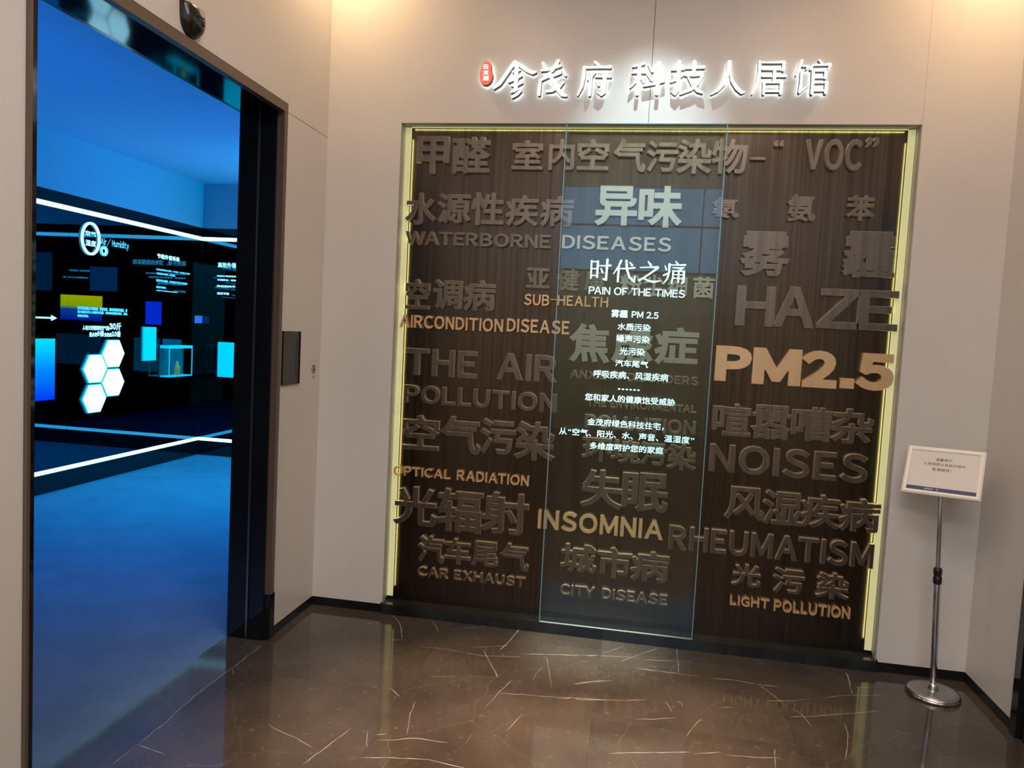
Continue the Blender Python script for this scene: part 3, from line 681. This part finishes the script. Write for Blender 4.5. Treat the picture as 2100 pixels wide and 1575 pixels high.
HT = [[[(205,130,13),(190,440,13)],[(318,140,17),(302,420,17)],[(205,142,9),(315,145,9)],[(195,272,8),(310,272,8)],[(190,392,8),(300,392,8)],[(345,217,8),(480,220,9),(545,212,15)],[(490,108,18),(475,300,18),(460,470,19),(400,452,6)],[(370,270,8),(402,335,16)]],
 [[(735,128,17),(690,230,14),(595,362,6)],[(692,250,17),(672,500,16)],[(725,270,8),(860,268,9),(975,255,14)],[(830,132,19),(835,280,18),(880,420,18),(965,505,18),(985,400,6)],[(890,160,8),(930,208,18)]],
 [[(1220,145,8),(1265,205,20)],[(1078,250,7),(1250,245,9),(1390,247,20)],[(1390,262,16),(1250,360,14),(1130,440,14),(1055,478,17)],[(1130,440,10),(1220,490,16),(1320,508,18),(1435,490,6)]],
 [[(1715,142,8),(1750,190,16)],[(1600,202,8),(1750,207,9),(1885,205,15)],[(1602,192,18),(1595,330,16),(1560,450,14),(1492,540,5)],[(1522,220,6),(1545,288,14)],[(1497,388,13),(1590,345,8)],[(1660,253,8),(1860,257,9)],[(1720,262,6),(1830,272,10),(1790,298,8)],[(1668,312,14),(1660,420,12),(1640,530,12)],[(1665,312,9),(1870,320,11)],[(1862,322,18),(1850,515,18),(1812,538,6)],[(1768,310,15),(1757,515,14)],[(1665,375,7),(1855,385,7)],[(1660,440,7),(1850,452,7)]]]
hd = empty('heading', (1.6, 0, 1.9)); hd.parent = gl; hd.location = Vector((1.6, GF, 1.9))-pl(gl)
for S in HT: brush('heading_character', S, 1190, 520, 8.75, GF, .0006, 0, GTEXT, hd, grow=2.5)

# ------------------------------------------------------------------ back-lit sign above the recess
SD = .030; SB = -.018; SF = SB-SD
Z1 = (970, 100, 7.0); Z2 = (1270, 100, 8.4); Z3 = (1480, 100, 8.4)
SIGN = [('first brush-written character of the lit sign, beside the red seal', Z1, [[(600,195,30),(540,270,27),(450,400,27),(380,500,27),(300,560,20)],[(600,195,30),(680,240,27),(780,310,27),(850,340,28),(900,330,16)],[(570,328,14),(620,315,20),(665,300,18)],[(625,250,30),(620,400,30),(612,560,28)],[(510,472,15),(600,430,22),(685,385,20)],[(550,530,12),(620,520,22),(695,485,18)],[(545,622,12),(600,600,20),(640,580,16)],[(565,690,20),(630,650,24),(680,605,18)]]),
 ('second brush-written character of the lit sign', Z1, [[(1005,205,22),(1045,290,24)],[(985,310,16),(1100,292,22),(1255,242,20)],[(1222,172,26),(1190,230,28),(1130,320,22)],[(1285,300,20),(1328,378,18)],[(965,450,18),(952,560,25),(945,655,24)],[(985,440,20),(1080,392,24),(1180,372,22),(1255,345,18)],[(1100,350,24),(1140,450,28),(1200,560,30),(1280,655,30),(1335,672,18)],[(1290,480,18),(1235,545,24),(1130,598,24),(1055,610,18)]]),
 ('third character of the lit sign, before the gap', Z1, [[(1752,188,18),(1800,238,24)],[(1602,268,18),(1750,266,17),(1900,262,19),(1968,258,26)],[(1600,265,24),(1590,400,25),(1560,540,23),(1502,662,13)],[(1740,338,22),(1690,400,24),(1645,445,12)],[(1692,400,25),(1682,540,25),(1672,662,22)],[(1762,396,15),(1900,395,17),(1972,395,22)],[(1895,340,28),(1886,500,28),(1876,620,28),(1840,658,20),(1785,622,11)],[(1768,468,14),(1800,520,20)]]),
 ('fourth character of the lit sign, just right of the gap', Z2, [[(235,302,16),(340,285,20),(428,250,24)],[(225,412,16),(330,408,18),(455,410,18)],[(352,290,30),(338,500,34),(308,778,32)],[(320,510,24),(262,588,22),(185,668,12)],[(375,500,14),(420,572,23)],[(505,272,18),(572,380,28)],[(475,415,18),(560,535,25)],[(425,632,23),(600,600,24),(765,552,26)],[(684,245,34),(672,500,36),(645,772,32)]]),
 ('fifth character of the lit sign, over the bright wall spot', Z2, [[(910,360,18),(1000,353,22),(1120,338,26)],[(1034,225,32),(1022,500,35),(1005,700,33),(958,780,22),(890,735,10)],[(892,562,22),(965,532,24),(1110,448,14)],[(1162,330,18),(1300,326,20),(1455,312,30)],[(1298,225,34),(1282,440,32)],[(1135,456,16),(1300,458,18),(1430,440,24)],[(1438,455,24),(1350,600,30),(1230,700,28),(1055,775,17)],[(1185,480,16),(1262,620,28),(1350,720,31),(1425,752,22)]]),
 ('sixth character of the lit sign with two sweeping legs', Z2, [[(1902,232,38),(1882,400,36),(1800,600,32),(1690,720,24),(1585,782,12)],[(1912,410,14),(1942,550,28),(2030,680,36),(2105,748,31),(2160,742,12)]]),
 ('seventh character of the lit sign', Z3, [[(662,222,25),(652,400,26),(610,600,24),(525,778,12)],[(705,236,16),(900,236,18),(1080,226,24)],[(1076,245,31),(1062,365,26)],[(705,352,17),(1060,356,17)],[(912,392,30),(905,540,28)],[(705,472,16),(900,471,17),(1105,465,25)],[(732,575,24),(722,775,23)],[(742,580,16),(1040,574,18)],[(1032,575,31),(1016,765,27)],[(742,730,18),(1018,728,18)]]),
 ('last character of the lit sign, farthest from the red seal', Z3, [[(1385,205,26),(1342,320,22),(1280,455,11)],[(1400,296,15),(1500,296,20),(1462,348,14)],[(1382,400,24),(1367,600,24),(1340,745,24)],[(1340,750,20),(1420,692,15),(1498,636,9)],[(1682,195,17),(1728,248,23)],[(1575,278,16),(1535,350,20)],[(1585,280,16),(1750,276,17),(1868,266,26)],[(1878,280,22),(1832,350,12)],[(1580,375,28),(1572,560,28),(1555,768,27)],[(1605,376,16),(1800,374,18)],[(1800,385,30),(1788,498,26)],[(1605,495,15),(1800,494,15)],[(1605,582,16),(1800,578,17)],[(1810,585,30),(1792,758,27)],[(1592,718,17),(1790,717,17)]])]
for lb, (ox, oy, sc), S in SIGN:
    a = S[0][0]; p = hit(ox+a[0]/sc, oy+a[1]/sc, 1, SB)
    root = empty('sign_character', (p.x, SB, p.z)); tag(root, lb, 'sign letter', 'lit letters of the sign above the recess')
    brush('letter_body', S, ox, oy, sc, SF, SD, .0012, SIGNF, root, SIGNS, yb=SB)
    h = brush('halo_back', S, ox, oy, sc, SF, .003, 0, HALO, root, grow=-5, yb=SB+.0035)
    brush('standoff', [[(S[0][0][0], S[0][0][1], 6), (S[0][0][0]+2, S[0][0][1]+2, 6)]], ox, oy, sc, SF, -SB, 0, CHROME, root, yb=0)
SEAL = [[(185,220,60),(200,260,62),(195,330,70),(200,390,80),(180,450,66)],[(160,240,40),(160,440,55)]]
sr = empty('seal_plaque', (1.0, SB, 2.9)); p = hit(970+190/7, 100+350/7, 1, SB); sr.location = (p.x, SB, p.z)
tag(sr, 'small red rounded seal with white characters left of the lit sign', 'sign seal')
SEAL = [[(196,240,64),(186,330,82),(190,385,94),(186,425,86),(176,450,72)]]
brush('seal_body', SEAL, 970, 100, 7, SF, SD, .002, RED, sr, mat('dark_red_return', (.16, .01, .01), .4), yb=SB)
brush('halo_back', SEAL, 970, 100, 7, SF, .003, 0, HALO, sr, grow=-6, yb=SB+.0035)
for c, y0, y1 in [('云', 228, 292), ('龙', 308, 372), ('湖', 388, 458)]:
    flat_text(c, (970+142/7, 100+y0/7, 970+222/7, 100+y1/7), frame_back(SF-.0001), 1, SF, SIGNF, sr, .014, 'seal_character')

# ------------------------------------------------------------------ things on the left wall
ms = empty('motion_sensor', (0, -1.265, 2.652)); tag(ms, 'black rounded door sensor on the white wall above the doorway', 'sensor')
V, F = [], []
nu, nv = 14, 12
for i in range(nu+1):                 # wide at the top, tapering down, bulging off the wall
    t = i/nu; z = .112*(1-t)
    hw = .068*(1-.10*t) if t < .35 else .068*math.sqrt(max(0, 1-((t-.35)/.68)**2.2))*.965
    dp = .046*(.72+.28*math.sin(math.pi*min(1, t*1.15))) * (1 if t < .75 else max(.25, 1-(t-.75)*2.2))
    for j in range(nv+1):
        a = math.pi*j/nv; V.append((dp*math.sin(a)**.7, -hw*math.cos(a), z))
for i in range(nu):
    for j in range(nv):
        k = i*(nv+1)+j; F.append((k, k+nv+1, k+nv+2, k+1))
F.append(tuple(range(nv+1))); F.append(tuple(range((nu+1)*(nv+1)-1, nu*(nv+1)-1, -1)))
mesh_obj('housing', V, F, DARKPL, ms, smooth=True)
box('lens', (.036, -1.262, 2.70), (.0475, -1.240, 2.722), BLACK, ms, bev=.003)
boxes('visor_line', [((.036, -1.285, 2.729), (.0475, -1.238, 2.7305))], SATIN, ms)
cr = empty('card_reader', (0, -.362, 1.281)); tag(cr, 'dark recessed rectangular wall plate beside the door frame', 'wall plate')
box('back_plate', (.001, -.4535, 1.284), (.004, -.270, 1.549), mat('dark_grey_plate', (.03, .027, .024), .35), cr)
boxes('rim', [((0, -.457, 1.281), (.010, -.4535, 1.552)), ((0, -.270, 1.281), (.010, -.2665, 1.552)), ((0, -.457, 1.549), (.010, -.2665, 1.552)), ((0, -.457, 1.281), (.010, -.2665, 1.284))], BLACK, cr)
box('slot', (.004, -.304, 1.315), (.0052, -.298, 1.52), BLACK, cr)
kr = empty('key_switch', (0, -.081, 1.26)); tag(kr, 'small round key emblem with a dot below it on the wall near the corner', 'switch')
def disc(name, y, z, r0, r1, x, m, parent, seg=32):
    V, F = [], []
    for k in range(seg):
        a = 2*math.pi*k/seg
        for r in (r0, r1): V += [(x, y+r*math.cos(a), z+r*math.sin(a))]
        V += [(0, y+r1*math.cos(a), z+r1*math.sin(a))]
    for k in range(seg):
        i, j = 3*k, 3*((k+1) % seg); F += [(i, i+1, j+1, j), (i+1, i+2, j+2, j+1)]
    if r0 == 0: F = [(3*k, 3*k+1, 3*((k+1) % seg)+1) for k in range(seg)]+[(3*k+1, 3*k+2, 3*((k+1) % seg)+2, 3*((k+1) % seg)+1) for k in range(seg)]
    return mesh_obj(name, V, F, m, parent, -pl(parent))
disc('ring', -.081, 1.348, .020, .0235, .002, INK, kr)
disc('keyhole', -.081, 1.305, 0, .0085, .003, SATIN, kr)
boxes('key_symbol', [((0, -.0825, 1.331), (.002, -.0795, 1.364)), ((0, -.090, 1.352), (.002, -.072, 1.3545)), ((0, -.088, 1.343), (.002, -.081, 1.345)), ((0, -.081, 1.337), (.002, -.070, 1.350))], INK, kr)

# ------------------------------------------------------------------ sign stand by the right-hand corner
ss = empty('sign_stand', (3.211, -.2, 0)); tag(ss, 'chrome pole sign stand with a cream framed notice near the right corner', 'sign stand')
lathe('base', [(.112, 0), (.116, .004), (.116, .016), (.109, .026), (.095, .029), (.02, .031)], SATIN, ss, seg=64)
lathe('base_trim', [(.1163, .003), (.1172, .008), (.1163, .014)], CHROME, ss, seg=64)
lean = math.atan2(.042, .93)
def tube(name, z0, z1, r, m, extra=None):
    prof = [(r*.94, z0), (r, z0+.003), (r, z1-.003), (r*.94, z1)] if extra is None else extra
    o = lathe(name, prof, m, ss, seg=28); o.rotation_euler = (0, -lean, 0); return o
tube('pole', .028, .545, .0145, CHROME)
tube('upper_pole', .54, .955, .0105, CHROME)
tube('clamp_collar', 0, 0, 0, DARKPL, [(.016, .535), (.019, .54), (.019, .567), (.0165, .570), (.0165, .580), (.019, .583), (.019, .605), (.015, .612)])
tube('foot_collar', 0, 0, 0, CHROME, [(.024, .027), (.024, .033), (.017, .045), (.015, .06)])
yaw, tilt, roll, sw, sh = -.507, .584, .03, .320, .247
n = Vector((math.sin(yaw)*math.cos(tilt), -math.cos(yaw)*math.cos(tilt), math.sin(tilt)))
r0 = Vector((math.cos(yaw), math.sin(yaw), 0)); u0 = r0.cross(-n)
r_ = r0*math.cos(roll)+u0*math.sin(roll); u_ = -r0*math.sin(roll)+u0*math.cos(roll)
MS = Matrix((r_, u_, n)).transposed().to_4x4(); MS.translation = Vector((3.168, -.2, 1.062))
def stand_part(name, V, F, m, par=None):
    V = [MS @ Vector(v)-pl(ss) for v in V]; return mesh_obj(name, V, F, m, ss if par is None else par)
hw, hh, fw = sw/2, sh/2, .019
def rail(a, b, c, d):   # mitred rail: outer a,b inner c,d (2-D), rounded profile
    V = [(*a, -.012), (*b, -.012), (*c, -.012), (*d, -.012), (*a, -.002), (*b, -.002)]
    m1 = [(a[0]*.6+d[0]*.4, a[1]*.6+d[1]*.4), (b[0]*.6+c[0]*.4, b[1]*.6+c[1]*.4)]
    V += [(*m1[0], .004), (*m1[1], .004), (*c, .001), (*d, .001)]
    return V, [(0, 3, 2, 1), (0, 1, 5, 4), (4, 5, 7, 6), (6, 7, 8, 9), (9, 8, 2, 3), (1, 2, 8, 7, 5), (0, 4, 6, 9, 3)]
O = [(-hw, hh), (hw, hh), (hw, -hh), (-hw, -hh)]; I = [(-hw+fw, hh-fw), (hw-fw, hh-fw), (hw-fw, -hh+fw), (-hw+fw, -hh+fw)]
for k in range(4):
    V, F = rail(O[k], O[(k+1) % 4], I[(k+1) % 4], I[k]); stand_part('frame_rail', V, F, WHITEF)
stand_part('backing', boxgeo((-hw+.01, -hh+.01, -.012), (hw-.01, hh-.01, -.006)), BOXF, WHITEF)
pa = stand_part('notice', boxgeo((-hw+fw, -hh+fw, -.006), (hw-fw, hh-fw, -.003)), BOXF, PAPER)
def sub(name, V, F, m): return mesh_obj(name, [MS @ Vector(v)-pl(ss) for v in V], F, m, pa)
sub('blue_band', boxgeo((-hw+fw+.0005, -hh+fw+.0005, -.003), (hw-fw-.0005, -hh+fw+.021, -.0027)), BOXF, NAVY)
def notice_line(s, cx, cy, w, h, m, bold, z=-.003, gap=.07):
    me = fill([l for _, g in fit(layout(s, bold, gap, .5), (cx-w/2, cy-h/2, cx+w/2, cy+h/2)) for l in g], .0003, 0)
    me.transform(Matrix.Translation((0, 0, z+.00015))); me.transform(MS); me.transform(Matrix.Translation(-pl(ss)))
    me.materials.clear(); me.materials.append(m); me.name = 'text_line'
    o = bpy.data.objects.new('text_line', me); COL.objects.link(o); o.parent = pa
notice_line('温馨提示', -.004, .062, .068, .0155, INK, .006)
notice_line('人居馆部分系统升级中', .0, .037, .170, .0155, INK, .006)
notice_line('敬请期待！', -.008, .010, .078, .0155, INK, .006)
notice_line('JINM', -.050, -hh+fw+.0115, .036, .0085, PAPER, .01, -.0027, .14)
notice_line('O', -.014, -hh+fw+.0115, .009, .0085, PAPER, .01, -.0027)
V = [MS @ Vector(v)-pl(ss) for v in boxgeo((-.02, -.05, -.03), (.02, .01, -.0125))]
mesh_obj('bracket', V, BOXF, DARKPL, ss)

# ------------------------------------------------------------------ gallery exhibits on the left wall (plane x = GX)
GP = GX+.001
def gtext(s, px, m, parent, bold=.02, ax=0, v=None, **k):
    v = GP if v is None else v
    return flat_text(s, px, frame_gleft(v) if ax == 0 else frame_back(v), ax, v, m, parent, bold, **k)
def gpt(x, y, v=None): p = hit(x, y, 0, GP if v is None else v); return p
# hexagons
hexmesh = None
def hexagon(y, z, label):
    root = empty('hexagon_light', (GX, y, z)); tag(root, label, 'wall light', 'cluster of hexagon lights on the gallery wall')
    for nm, R, d0, d1, m in [('rim', .158, 0, .018, HEXR), ('diffuser', .149, .018, .024, HEXF)]:
        V = [(d, R*math.cos(math.pi/3*k), R*math.sin(math.pi/3*k)*.985) for d in (d0, d1) for k in range(6)]
        F = [(0, 5, 4, 3, 2, 1), (6, 7, 8, 9, 10, 11)]+[(k, (k+1) % 6, 6+(k+1) % 6, 6+k) for k in range(6)]
        mesh_obj(nm, V, F, m, root)
for (x, y), lb in zip([(229.4, 725), (192, 756), (229, 784), (190.5, 817)], ['topmost glowing white hexagon of the gallery wall cluster', 'glowing hexagon second from the top of the cluster, at its left', 'glowing hexagon third from the top of the cluster, at its right', 'lowest glowing white hexagon of the gallery wall cluster']):
    p = gpt(x, y); hexagon(p.y, p.z, lb)
# round badge
def gring(name, c, r0, r1, m, parent, d=.02, ky=1.0):
    V, F = [], []; n = 48
    for k in range(n):
        a = 2*math.pi*k/n
        for x, r in ((GX, r0), (GX, r1), (GX+d, r1), (GX+d, r0)): V.append((x, c.y+ky*r*math.cos(a), c.z+r*math.sin(a)))
    for k in range(n):
        i, j = 4*k, 4*((k+1) % n)
        for q in range(4): F.append((i+q, i+(q+1) % 4, j+(q+1) % 4, j+q))
    return mesh_obj(name, V, F, m, parent, -pl(parent))
c = gpt(184.5, 489.5); KY = .77; bd = empty('round_badge', (GX, c.y, c.z)); tag(bd, 'glowing white ring badge with four characters on the gallery wall', 'wall sign')
gring('ring', c, .130, .150, GW, bd, ky=KY)
gtext('空气', (175, 472, 197, 485.5), GW, bd, .02); gtext('湿度', (175, 490.5, 197, 507), GW, bd, .02)
c = gpt(212.5, 514.7); b2 = empty('ring_emblem', (GX, c.y, c.z)); tag(b2, 'small glowing ring just below the words beside the badge', 'wall sign')
gring('outer_ring', c, .036, .048, GC, b2, .012); gring('inner_ring', c, .022, .030, GW, b2, .008)
tx = empty('wall_text', (GX, 2.5, 2.15)); tag(tx, 'glowing words Air/ Humidity right of the round badge', 'wall text', 'glowing texts in the gallery')
gtext('Air/ Humidity', (207, 486, 264, 515), GC, tx, .012)
tx = empty('wall_text', (GX, 2.5, 1.7)); tag(tx, 'three small glowing text lines above the hexagon cluster', 'wall text', 'glowing texts in the gallery')
for s, px in [('新风系统通过冷却除湿、恒温加湿，高效控制室内湿度，使', (159, 627.5, 261, 640.5)), ('室内湿度达到人体最舒适范围，有效抑制病菌的滋生、螨虫、', (159, 636, 262, 647)), ('霉菌的繁殖。', (159, 644.5, 182, 651))]: gtext(s, px, GC, tx, .03)
tx = empty('wall_text', (GX, 2.5, 1.45)); tag(tx, 'bold glowing lines with the numbers 30, 6 and 10 over the hexagons', 'wall text', 'glowing texts in the gallery')
gtext('人每天所需要的空气是', (169, 667, 224, 678), GW, tx, .03); gtext('30斤', (224, 661.5, 248, 677.5), GW, tx, .045)
gtext('是水的', (183, 681, 199, 691), GW, tx, .03); gtext('6倍', (199.5, 678, 213, 690), GW, tx, .045); gtext('食物的', (213.5, 682, 229, 691), GW, tx, .03); gtext('10倍', (229.5, 678.5, 247, 691), GW, tx, .045)
tx = empty('wall_text', (GX, 3.4, 2.1)); tag(tx, 'glowing heading and paragraph right of the screens, near the gallery corner', 'wall text', 'glowing texts in the gallery')
gtext('节能外窗系统', (322.5, 519.5, 368, 537), GW, tx, .03)
for s, px in [('采用断桥隔热铝合金窗框，中空玻璃，内充惰性气体镀膜', (320.5, 550, 389, 564)), ('有效阻隔冷热传递，降低能耗，', (321, 558, 360, 568)), ('窗框采用多道密封，具有更好的气密性水密性隔音', (320.5, 572, 384, 585)), ('降低外界噪声。', (320.5, 586, 341, 593)), ('使室内环境更加安静舒适', (320.5, 594, 364, 601))]: gtext(s, px, GC, tx, .03)
ar = empty('arrow_sign', (GX, 1.73, 1.53)); tag(ar, 'white glowing arrow pointing right on the gallery wall', 'arrow sign')
a, b = gpt(78, 651), gpt(116, 651); zc = a.z
mesh_obj('arrow', [(GX+t, y, z) for t in (.0, .006) for y, z in [(a.y-.1, zc-.007), (b.y-.06, zc-.007), (b.y-.06, zc-.024), (b.y, zc), (b.y-.06, zc+.024), (b.y-.06, zc+.007), (a.y-.1, zc+.007)]],
         [tuple(range(7)), tuple(range(13, 6, -1))]+[(i, (i+1) % 7, 7+(i+1) % 7, 7+i) for i in range(7)], GW, ar, -pl(ar))
# light boxes and glass case
def lightbox(name, px0, px1, d, m, label, ext=0):
    a, b = gpt(*px0), gpt(*px1); root = empty(name, (GX, (a.y+b.y)/2, b.z)); tag(root, label, 'display box', 'lit display boxes in the gallery')
    box('housing', (GX, a.y-ext, b.z), (GX+d*.6, b.y, a.z), HEXR if m is CY else BLACK, root); box('lit_face', (GX+d*.6, a.y-ext+.005, b.z+.005), (GX+d, b.y-.005, a.z-.005), m, root)
lightbox('light_box', (79, 693), (109, 820), .02, BLUEBOX, 'tall light box fading from cyan to blue at the doorway edge', .25)
lightbox('light_box', (292, 670), (317, 739), .02, CY, 'upright cyan light box beside the glass display case')
lightbox('small_screen', (397, 646), (414, 664), .02, mat('azure_screen', (0, 0, .1), .2, emit=(.03, .22, .85), es=.8), 'small square blue screen near the gallery corner')
a, b = gpt(327, 708), gpt(374, 769); dc = empty('display_case', (GX, (a.y+b.y)/2, b.z)); tag(dc, 'clear glass display case with a lit top on the gallery wall', 'display case')
g = .12
box('case_back', (GX, a.y, b.z), (GX+.01, b.y, a.z), DISP, dc); box('lit_top', (GX+.01, a.y, a.z-.03), (GX+g, b.y, a.z), CY, dc)
boxes('case_frame', [((GX+.01, a.y, b.z), (GX+g, b.y, b.z+.012)), ((GX+g-.008, a.y, b.z), (GX+g, a.y+.008, a.z)), ((GX+g-.008, b.y-.008, b.z), (GX+g, b.y, a.z))], HEXR, dc)
yc = (a.y+b.y)/2
bt = lathe('bottle', [(.001, 0), (.03, .002), (.032, .08), (.028, .10), (.012, .125), (.012, .15), (.001, .152)], mat('amber_bottle', (.35, .28, .1), .2, emit=(.10, .13, .08), es=.5), None, (GX+.06, yc+.02, b.z+.012), 20)
tag(bt, 'small amber bottle inside the glass display case', 'bottle')
a, b = hit(449, 701, 1, GY), hit(485, 775, 1, GY); lb = empty('light_box', (a.x, GY, b.z)); tag(lb, 'cyan light box on the far wall, cut off by the door edge', 'display box', 'lit display boxes in the gallery')
box('housing', (a.x, GY-.02, b.z), (b.x, GY, a.z), HEXR, lb); box('lit_face', (a.x+.006, GY-.026, b.z+.006), (b.x-.006, GY-.02, a.z-.006), CY, lb)
# screens and texts on the far gallery wall, seen mirrored in the black glass of the left wall
FY = GY-.0015
def mhit(x, y):
    p = hit(x, y, 1, FY); return Vector((2*GX-p.x, FY, p.z))
def screen(px, m, label, name='wall_screen'):
    b, a = mhit(px[0], px[1]), mhit(px[2], px[3]); z0, z1 = sorted((a.z, b.z)); a.x = max(a.x, -2.79); root = empty(name, ((a.x+b.x)/2, FY, z0)); tag(root, label, 'screen', 'screens mirrored in the black glass')
    box('bezel', (a.x, FY-.015, z0), (b.x, FY, z1), BLACK, root); box('picture', (a.x+.01, FY-.018, z0+.01), (b.x-.01, FY-.015, z1-.01), m, root)
def mtext(s, px, m, parent, bold=.02):
    b, a = mhit(px[0], px[1]), mhit(px[2], px[3]); z0, z1 = sorted((a.z, b.z))
    me = fill([l for _, g in fit(layout(s, bold, .07, .3), (a.x, z0, b.x, z1)) for l in g], .0006, 0)
    return place_mesh(me, frame_back(FY), 'text_line', m, parent, .0006)
BT = mat('bright_text', (1, 1, 1), .5, emit=(.4, 1.0, 1.3), es=1.3)
M1 = mat('pale_blue_screen', (0, 0, 0), .2, emit=(.02, .30, .9), es=.5)
nodes(THERM)[2].inputs['Emission Strength'].default_value = 3.5
screen((124, 602, 213, 661), THERM, 'yellow and blue thermal picture screen mirrored in the gallery glass')
screen((186, 545, 244, 600), M1, 'dim blue screen mirrored above the yellow one')
screen((299, 616, 352, 669), BLUESCR, 'deep blue screen mirrored beside the glowing paragraph')
screen((116, 681, 212, 752), mat('slate_screen', (0, 0, 0), .2, emit=(.02, .2, .4), es=.4), 'wide dim slate screen mirrored behind the hexagons')
screen((62, 515, 109, 598), mat('navy_screen', (0, 0, 0), .2, emit=(.0, .2, .5), es=.5), 'dim navy screen mirrored at the doorway edge')
screen((275, 690, 330, 765), mat('teal_case_screen', (0, 0, 0), .2, emit=(.02, .3, .45), es=.7), 'dim teal lit case mirrored beside the cyan light box')
tx = empty('wall_text', (-2.6, FY, 2.0)); tag(tx, 'reversed blue heading and paragraph mirrored behind the window-system text', 'wall text', 'glowing texts in the gallery')
mtext('高效外墙、顶地热阻隔系统', (272, 531, 381, 546), BT, tx)
for t, px in [('利用外墙保温系统，有效阻隔冷热', (298, 558, 382, 565)), ('冬暖夏凉，提高室内环境舒适度', (305, 566, 381, 573)), ('降低能耗节能环保', (322, 579, 381, 586)), ('高效节能', (356, 595, 380, 601))]: mtext(t, px, BT, tx, .028)
tx = empty('wall_text', (-1.4, FY, 2.0)); tag(tx, 'reversed blue small lines mirrored above the yellow screen', 'wall text', 'glowing texts in the gallery')
for t, px in [('新风系统采用全热交换主机，将室内空气', (140, 552, 213, 559)), ('引入室外新鲜空气，经过滤除霾后送入各个房间，保持', (128, 566, 213, 573)), ('空气清新健康', (186, 574, 212, 580)), ('高效过滤颗粒物', (187, 586, 212, 592))]: mtext(t, px, BT, tx, .028)
